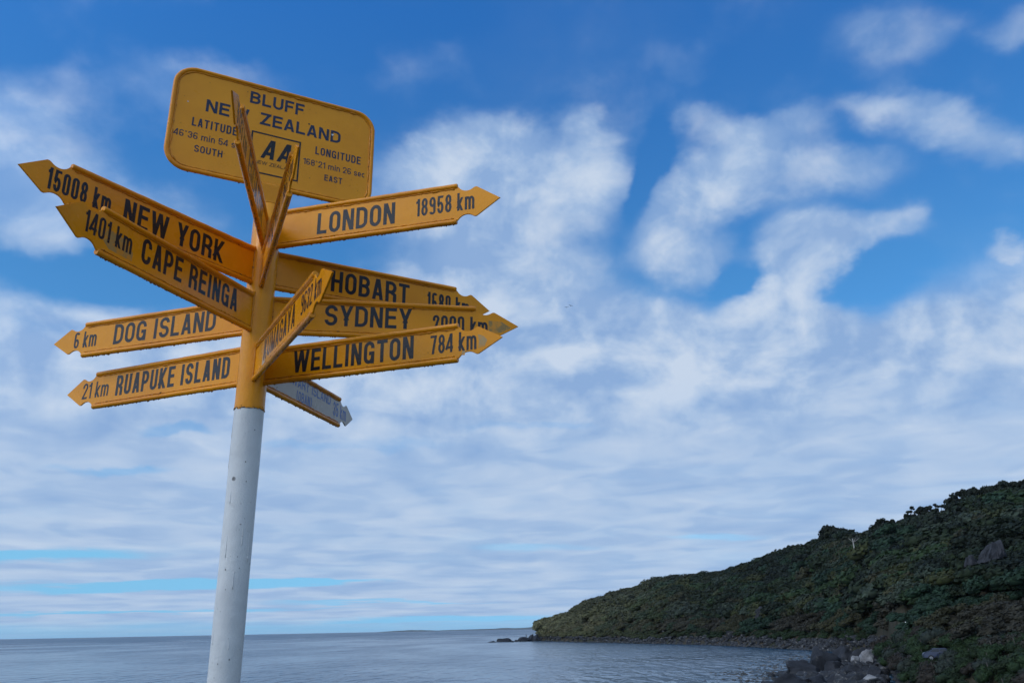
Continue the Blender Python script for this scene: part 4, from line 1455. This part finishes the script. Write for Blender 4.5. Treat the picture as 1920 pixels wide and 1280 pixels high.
stem0 = stem_mesh('s', .8, .06)
cnt = 0
rnd = random.Random(8)
tries = 0
placed = []
while cnt < 110 and tries < 4000:
    tries += 1
    px, py = rnd.uniform(1640, 1935), rnd.uniform(1190, 1300)
    if py > 1279: py = rnd.uniform(1279, 1320)
    if px < 1690 and py < 1215: continue
    p = hit(px, py, .8, 60, 400)
    if p is None or p[2] < SEA + 1.5: continue
    dd = math.hypot(p[0], p[1])
    if any(math.hypot(p[0] - q[0], p[1] - q[1]) < 1.9 for q in placed): continue
    placed.append(p)
    s = rnd.uniform(1.8, 3.4) * min(1.2, max(.6, dd / 160))
    j = rnd.choices((0, 1, 2, 3), (4, 4, 2, 1.5))[0]
    if 1738 < px < 1792 and 1203 < py < 1232: continue
    e = bpy.data.objects.new('shrub', None); e.location = p; e.rotation_euler = (0, 0, rnd.uniform(-1, 1)); e.scale = (s, s, s * rnd.uniform(.9, 1.2)); link(e)
    sx_ = 960 + FPX * float(np.dot(p + [0, 0, 1.2] - CP, cr) / np.dot(p + [0, 0, 1.2] - CP, cf))
    sy_ = 640 - FPX * float(np.dot(p + [0, 0, 1.2] - CP, cu) / np.dot(p + [0, 0, 1.2] - CP, cf))
    if sx_ < 1690: where = 'beside the white rock face' if sy_ < 1262 else 'at the bottom edge right of the rock pile'
    elif sx_ > 1880: where = 'touching the right edge of the picture'
    elif 1735 < sx_ < 1800: where = ('behind the blue car' if sy_ < 1208 else 'right below the blue car')
    elif sy_ > 1262: where = 'along the bottom edge ' + ('left' if sx_ < 1770 else 'right') + ' of the blue car'
    else: where = ('left' if sx_ < 1770 else 'right') + ' of the blue car'
    big = 'large' if s > 3.0 else ('small' if s < 2.2 else 'middling')
    key = f"{big} {('dark green', 'bright green', 'brownish', 'grey-green')[j]} shrub {where}"
    tag(e, key, 'shrub', key + 's' if False else 'near shrubs, ' + key)
    link(bpy.data.objects.new('crown', rnd.choice(sh_me[j])), e)
    link(bpy.data.objects.new('stem', stem0), e)
    cnt += 1

# the few rounded bushes whose yellow-green stands out
M_LIME = leaf_mat('yellow_green_foliage', (0.070, 0.082, 0.016))
lime_me = crown_mesh('crown', M_LIME, 501, 13, 1500, .06, flat=.5, shear=.15)
for (px, py, w, lab) in ((1678, 1042, 38, 'yellow-green domed bush high on the slope, the largest of that colour'), (1497, 1062, 30, 'yellow-green domed bush under the skyline left of the bare trunk'),
                         (1197, 1131, 13, 'small yellow-green bush near the top of the headland end')):
    p = hit(px, py, 2.5)
    if p is None: continue
    s = w / 2 / 1650 * math.hypot(p[0], p[1])
    e = bpy.data.objects.new('domed_bush', None); e.location = (p[0], p[1], p[2] + s * .35); e.scale = (s * 1.15, s * 1.1, s * .85); link(e)
    tag(e, lab, 'bush', 'yellow-green bushes')
    link(bpy.data.objects.new('crown', lime_me), e)
    link(bpy.data.objects.new('stem', stem0), e)


# trees standing above the skyline: trunk, limbs and broken clumps with sky between
M_TREE = leaf_mat('dark_tree_foliage', (0.012, 0.017, 0.010))


def sky_tree(px, py_base, w, h, lab, seed, clumps=9, open_=.75):
    a = az_of(px, py_base)
    rr_ = float(np.interp(a, cA, cR))
    x, y = math.sin(a) * rr_, math.cos(a) * rr_
    gz = float(land_z(x, y))
    k = rr_ / 1640
    H_, W_ = h * k + 6.6, w * k
    rnd_ = random.Random(seed)
    e = bpy.data.objects.new('ridge_tree', None); e.location = (x, y, gz - .3); link(e)
    tag(e, lab, 'tree', 'trees standing above the skyline')
    parts_t = []
    top = Vector((rnd_.uniform(-.1, .1) * W_, 0, H_ * .62))
    parts_t.append(tube([(0, 0, -.5), top * .5 + Vector((rnd_.uniform(-.3, .3), 0, 0)), top], [.48, .36, .26], 8))
    link(mesh_obj('trunk', *join(parts_t), M_BARK, e, smooth=True)) if False else mesh_obj('trunk', *join(parts_t), M_BARK, e, smooth=True)
    VV, FF = [], []
    for i in range(clumps * 2):
        low = i >= clumps
        f = (i % clumps + .5) / clumps
        cx = (f - .5) * W_ * .95 + rnd_.uniform(-.04, .04) * W_
        cz = H_ * (.50 + .34 * math.cos((f - .5) * 2.8) * rnd_.uniform(.35, 1.0)) * (.62 if low else 1)
        cy = rnd_.uniform(-.25, .25) * W_
        c_ = Vector((cx, cy, cz))
        st = top * rnd_.uniform(.55, 1.0)
        mesh_obj('limb', *tube([st, st.lerp(c_, .5) + Vector((0, 0, -.1 * H_ * rnd_.random())), c_], [.24, .17, .10], 6), M_BARK, e, smooth=True)
        s_ = W_ / clumps * rnd_.uniform(.7, 1.5) * open_ * (2.3 if low else 1.8)
        cv, cf_ = crown_geo(seed * 31 + i, 4, 150, .17, flat=.5, shear=.1)
        o_ = len(VV)
        VV += [Vector((v[0] * s_ * 1.2, v[1] * s_ * 1.2, v[2] * s_ * 1.45)) + c_ - Vector((0, 0, .1 * s_)) for v in cv]
        FF += [tuple(o_ + q for q in f_) for f_ in cf_]
    mesh_obj('crown', VV, FF, M_TREE, e)


sky_tree(1660, 980, 42, 16, 'small spreading tree alone on the skyline with sky under its limbs', 1, 7, .7)
sky_tree(1718, 962, 34, 22, 'open tree left of a pair on the skyline, its lower limbs bare', 2, 7, .7)
sky_tree(1738, 958, 26, 24, 'umbrella-shaped skyline tree with a thin trunk, middle of the open group', 3, 6, .7)
sky_tree(1762, 958, 30, 25, 'umbrella-shaped skyline tree at the right of the open group', 4, 7, .75)
sky_tree(1805, 946, 50, 22, 'wide flat-topped skyline tree with layered clumps and sky holes', 5, 10, .8)
sky_tree(1842, 934, 52, 20, 'broad rounded skyline tree right of the flat-topped one', 6, 9, 1.1)
sky_tree(1884, 922, 44, 18, 'dense dark skyline tree near the right edge', 7, 8, 1.2)
sky_tree(1518, 1030, 18, 16, 'thin ragged tree on the skyline in a dip of the ridge', 8, 5, .6)
sky_tree(1556, 1004, 30, 12, 'rounded dark tree on the ridge right of the dip', 9, 6, 1.2)
sky_tree(1691, 972, 24, 8, 'low ragged tree on the ridge left of the open group', 10, 6, .6)
sky_tree(1912, 912, 30, 16, 'highest skyline tree touching the right edge', 11, 7, 1.1)

# the bare bleached trunk
p = hit(1604, 1046, 3.0)
if p is not None:
    k = math.hypot(p[0], p[1]) / 1650
    Ht = 34 * k + 3
    e = bpy.data.objects.new('bare_tree', None); e.location = p; link(e)
    tag(e, 'pale bare dead trunk standing in the bush under the ridge', 'dead tree')
    mesh_obj('trunk', *tube([(0, 0, 0), (.1, 0, Ht * .5), (-.05, 0, Ht)], [.42, .34, .22], 8), M_DEAD, e, smooth=True)
    for (a_, l_) in ((.5, 3.4), (2.6, 2.0), (.9, 2.2)):
        mesh_obj('limb', *tube([(0, 0, Ht * .86), (math.cos(a_) * l_ * .5, 0, Ht * .93), (math.cos(a_) * l_, 0, Ht * 1.0 + .5 * math.sin(a_))], [.15, .11, .06], 6), M_DEAD, e, smooth=True)

# cliffs of bare rock showing through the bush
def crag_mesh(seed, lean):
    """upright broken rock face: ribs and ledges, unit half width, height 2"""
    bm = bmesh.new()
    bmesh.ops.create_icosphere(bm, subdivisions=5, radius=1)
    P_ = np.array([v.co[:] for v in bm.verts])
    ph = np.arctan2(P_[:, 1], P_[:, 0])
    rib = fbm(ph * 2.2 + seed, P_[:, 2] * .8 + seed, seed, 4, .6)
    led = fbm(ph * .9 + 3, P_[:, 2] * 5 + seed, seed + 5, 4, .6)
    k = 1 + (rib - .5) * 1.1 + (led - .5) * .35
    P_[:, 0] *= k; P_[:, 1] *= k
    P_[:, 2] *= 1 + (fbm(P_[:, 0] * 2, P_[:, 1] * 2, seed + 9, 3) - .5) * .8
    P_[:, 0] += P_[:, 2] * lean
    for v, p in zip(bm.verts, P_): v.co = p
    me = bpy.data.meshes.new('crag'); bm.to_mesh(me); bm.free()
    me.shade_smooth(); me.set_sharp_from_angle(angle=R(28))
    return me


for ci_, (px, py, w, h, lab, tl_) in enumerate(((1860, 1064, 46, 104, 'tall grey rock face leaning in the bush, the right one of a pair', .45), (1822, 1074, 24, 72, 'narrow grey rock rib left of the tall rock face', .4),
                                 (1405, 1140, 34, 50, 'grey rock outcrop low on the slope above the shore', .35), (1279, 1148, 11, 26, 'small pale rock face on the slope right of the headland end', .1),
                                 (1528, 1128, 16, 36, 'slanting grey rock rib in the middle of the slope', .6), (1425, 1150, 18, 30, 'smaller grey outcrop right beside the low shore outcrop', .3))):
    p = hit(px, py, 3.0)
    if p is None: continue
    k = math.hypot(p[0], p[1]) / 1650
    dn = Vector((-p[0], -p[1], 0)).normalized() * 1.2
    o = place_rock('rock_outcrop', crag_mesh(900 + ci_, tl_), M_ROCKG, (p[0] + dn.x, p[1] + dn.y, p[2] + 2.6), (w / 2 * k * .95, w / 2 * k * .95, h / 2 * k * .85), -math.atan2(p[0], p[1]), lab, 'cliff', 'rock faces in the bush')

# ------------------------------------------------------------------ small things people left
M_CAR, N, b = new_mat('dark_blue_car_paint')
b.inputs['Base Color'].default_value = (0.010, 0.020, 0.060, 1); b.inputs['Roughness'].default_value = .3; b.inputs['Coat Weight'].default_value = .5
M_GLASS, N, b = new_mat('dark_car_glass')
b.inputs['Base Color'].default_value = (0.008, 0.01, 0.012, 1); b.inputs['Roughness'].default_value = .08
M_TYRE, N, b = new_mat('tyre_rubber')
b.inputs['Base Color'].default_value = (0.012, 0.012, 0.012, 1); b.inputs['Roughness'].default_value = .85
M_RIM, N, b = new_mat('wheel_metal')
b.inputs['Base Color'].default_value = (0.4, 0.4, 0.42, 1); b.inputs['Metallic'].default_value = .8; b.inputs['Roughness'].default_value = .35
M_LAMP, N, b = new_mat('lamp_plastic')
b.inputs['Base Color'].default_value = (0.75, 0.75, 0.72, 1); b.inputs['Roughness'].default_value = .15
M_POST, N, b = new_mat('white_marker_paint')
b.inputs['Base Color'].default_value = (0.80, 0.80, 0.76, 1); b.inputs['Roughness'].default_value = .5

p = hit(1765, 1222, .9, 60, 400)
if p is not None:
    e = bpy.data.objects.new('parked_car', None); e.location = (p[0], p[1], p[2] - .05); e.rotation_euler = (0, 0, -math.atan2(p[0], p[1]) + .12); link(e)
    tag(e, 'dark blue car half hidden between near bushes on the track', 'car')
    prof = [(-2.1, .35), (-2.12, .75), (-1.95, .95), (-1.45, 1.02), (-1.0, 1.40), (.45, 1.44), (1.05, 1.02), (1.95, .88), (2.12, .65), (2.1, .35)]
    bm = bmesh.new()
    L_, R_ = [], []
    for (x_, z_) in prof:
        inset = 0 if z_ < 1.05 else .14
        L_.append(bm.verts.new((x_, -.84 + inset, z_))); R_.append(bm.verts.new((x_, .84 - inset, z_)))
    for i in range(len(prof) - 1): bm.faces.new((L_[i], L_[i + 1], R_[i + 1], R_[i]))
    bm.faces.new(L_); bm.faces.new(R_[::-1]); bm.faces.new((L_[0], R_[0], R_[-1], L_[-1]))
    bmesh.ops.bevel(bm, geom=bm.edges[:], offset=.05, segments=2, affect='EDGES')
    body = bm_obj('body', bm, M_CAR, e, smooth=True, auto=40)
    for sy in (-1, 1):
        y_ = sy * .80
        for q in ([(-1.28, 1.06), (-.95, 1.34), (-.32, 1.37), (-.32, 1.05)], [(-.24, 1.05), (-.24, 1.37), (.38, 1.37), (.86, 1.05)]):
            V = [(a_, sy * (.848 if b_ < 1.1 else .735), b_) for a_, b_ in q] + [(a_, sy * (.82 if b_ < 1.1 else .70), b_) for a_, b_ in q]
            mesh_obj('side_window', V, [(0, 1, 2, 3), (7, 6, 5, 4), (0, 4, 5, 1), (1, 5, 6, 2), (2, 6, 7, 3), (3, 7, 4, 0)], M_GLASS, e)
        for wx_ in (-1.32, 1.32):
            V, F = tube([(wx_, sy * .68, .32), (wx_, sy * .88, .32)], .33, 20)
            wh = mesh_obj('wheel', V, F, M_TYRE, e)
            V, F = tube([(wx_, sy * .86, .32), (wx_, sy * .89, .32)], .20, 14)
            mesh_obj('rim', V, F, M_RIM, wh)
        V, F = tube([(2.06, sy * .6, .72), (2.13, sy * .6, .70)], .11, 12)
        mesh_obj('headlight', V, F, M_LAMP, e)
    for q in ([(.52, .62, 1.42), (.52, -.62, 1.42), (1.02, -.72, 1.06), (1.02, .72, 1.06)], [(-1.06, .6, 1.38), (-1.06, -.6, 1.38), (-1.42, -.7, 1.06), (-1.42, .7, 1.06)]):
        V = [Vector(v) + Vector((.02 if v[0] > 0 else -.02, 0, .02)) for v in q]
        V += [v - Vector((0, 0, .03)) for v in V]
        mesh_obj('windscreen', V, [(0, 1, 2, 3), (7, 6, 5, 4), (0, 4, 5, 1), (1, 5, 6, 2), (2, 6, 7, 3), (3, 7, 4, 0)], M_GLASS, e)

for (px, py, lab) in ((1699, 1172, 'small white marker post in the bush above the near rocks, the upper of two'), (1690, 1179, 'small white marker post just below and left of another'),
                      (1243, 1180, 'tiny white post above the shore near the headland end')):
    p = hit(px, py, 2.0)
    if p is None: continue
    k = math.hypot(p[0], p[1]) / 1650
    V, F = lathe([(.001, 0), (.07, 0), (.05, 2.3), (.085, 2.33), (.09, 2.52), (.04, 2.56), (.001, 2.57)], 12)
    o = mesh_obj('marker_post', V, F, M_POST, None, smooth=True, auto=40)
    o.location = (p[0], p[1], p[2])
    tag(o, lab, 'post')
p = hit(1378, 1181, 2.0)
if p is not None:
    bm = bmesh.new(); bmesh.ops.create_cube(bm, size=1)
    for v in bm.verts: v.co = Vector((v.co.x * 8.0, v.co.y * .5, v.co.z * 2.3 + .7))
    bmesh.ops.bevel(bm, geom=bm.edges[:], offset=.06, segments=2, affect='EDGES')
    o = bm_obj('track_wall', bm, M_RUB, None)
    o.location = (p[0], p[1], p[2]); o.rotation_euler = (0, 0, -math.atan2(p[0], p[1]))
    tag(o, 'pale low concrete wall beside the track above the shore', 'wall')

# two sea birds far out
M_BIRD, N, b = new_mat('dark_plumage')
b.inputs['Base Color'].default_value = (0.05, 0.05, 0.055, 1); b.inputs['Roughness'].default_value = .8
for (px, py, yaw, bank, lab) in ((1070, 573, .3, .25, 'small dark sea bird in the sky, the right one of two'), (1062.5, 576, .1, -.1, 'small dark sea bird in the sky, the left one of two')):
    d = ray(px, py); D_ = 190
    e = bpy.data.objects.new('sea_bird', None); e.location = Vector((CP + d * D_).tolist()); e.rotation_euler = (0, bank, yaw); link(e)
    tag(e, lab, 'bird', 'sea birds')
    ts = [(0, -.24, 0), (0, -.16, .01), (0, -.05, .02), (0, .1, .01), (0, .2, .02), (0, .27, .0)]
    mesh_obj('body', *tube(ts, [.008, .04, .06, .05, .032, .006], 10), M_BIRD, e, smooth=True)
    for s_ in (-1, 1):
        V = [(s_ * .03, .09, .03), (s_ * .03, -.08, .03), (s_ * .28, .12, .13), (s_ * .28, -.03, .12), (s_ * .56, .0, .05), (s_ * .54, -.04, .05)]
        V = V + [(a_, b_, c_ - .012) for a_, b_, c_ in V]
        F = [(0, 1, 3, 2), (2, 3, 5, 4), (6, 8, 9, 7), (8, 10, 11, 9), (0, 2, 8, 6), (2, 4, 10, 8), (1, 7, 9, 3), (3, 9, 11, 5), (4, 5, 11, 10), (0, 6, 7, 1)]
        mesh_obj('wing', V, F, M_BIRD, e)
    mesh_obj('tail', [(-.03, -.2, .0), (.03, -.2, .0), (.05, -.34, 0), (-.05, -.34, 0), (0, -.2, .012)], [(0, 1, 2, 3), (0, 4, 1), (1, 4, 2), (2, 4, 3), (3, 4, 0)], M_BIRD, e)

# ------------------------------------------------------------------ sea haze
M_HAZE = bpy.data.materials.new('sea_haze')
M_HAZE.use_nodes = True
t = M_HAZE.node_tree; t.nodes.clear()
Hn = NT(t)
pv = Hn.n('ShaderNodeVolumePrincipled')
pv.inputs['Color'].default_value = (0.86, 0.92, 1.0, 1)
pv.inputs['Density'].default_value = 2.0e-5
pv.inputs['Anisotropy'].default_value = 0.2
t.links.new(pv.outputs[0], Hn.n('ShaderNodeOutputMaterial').inputs['Volume'])
hz_top = float(max(cH) + 22)
bm = bmesh.new(); bmesh.ops.create_cube(bm, size=1)
zb = SEA - 7
for v in bm.verts: v.co = Vector((v.co.x * 40000, v.co.y * 40000, zb if v.co.z < 0 else hz_top))
o = bm_obj('haze', bm, M_HAZE)
tag(o, kind='stuff', label='thin bluish sea haze hanging over the water and the coast', cat='haze')
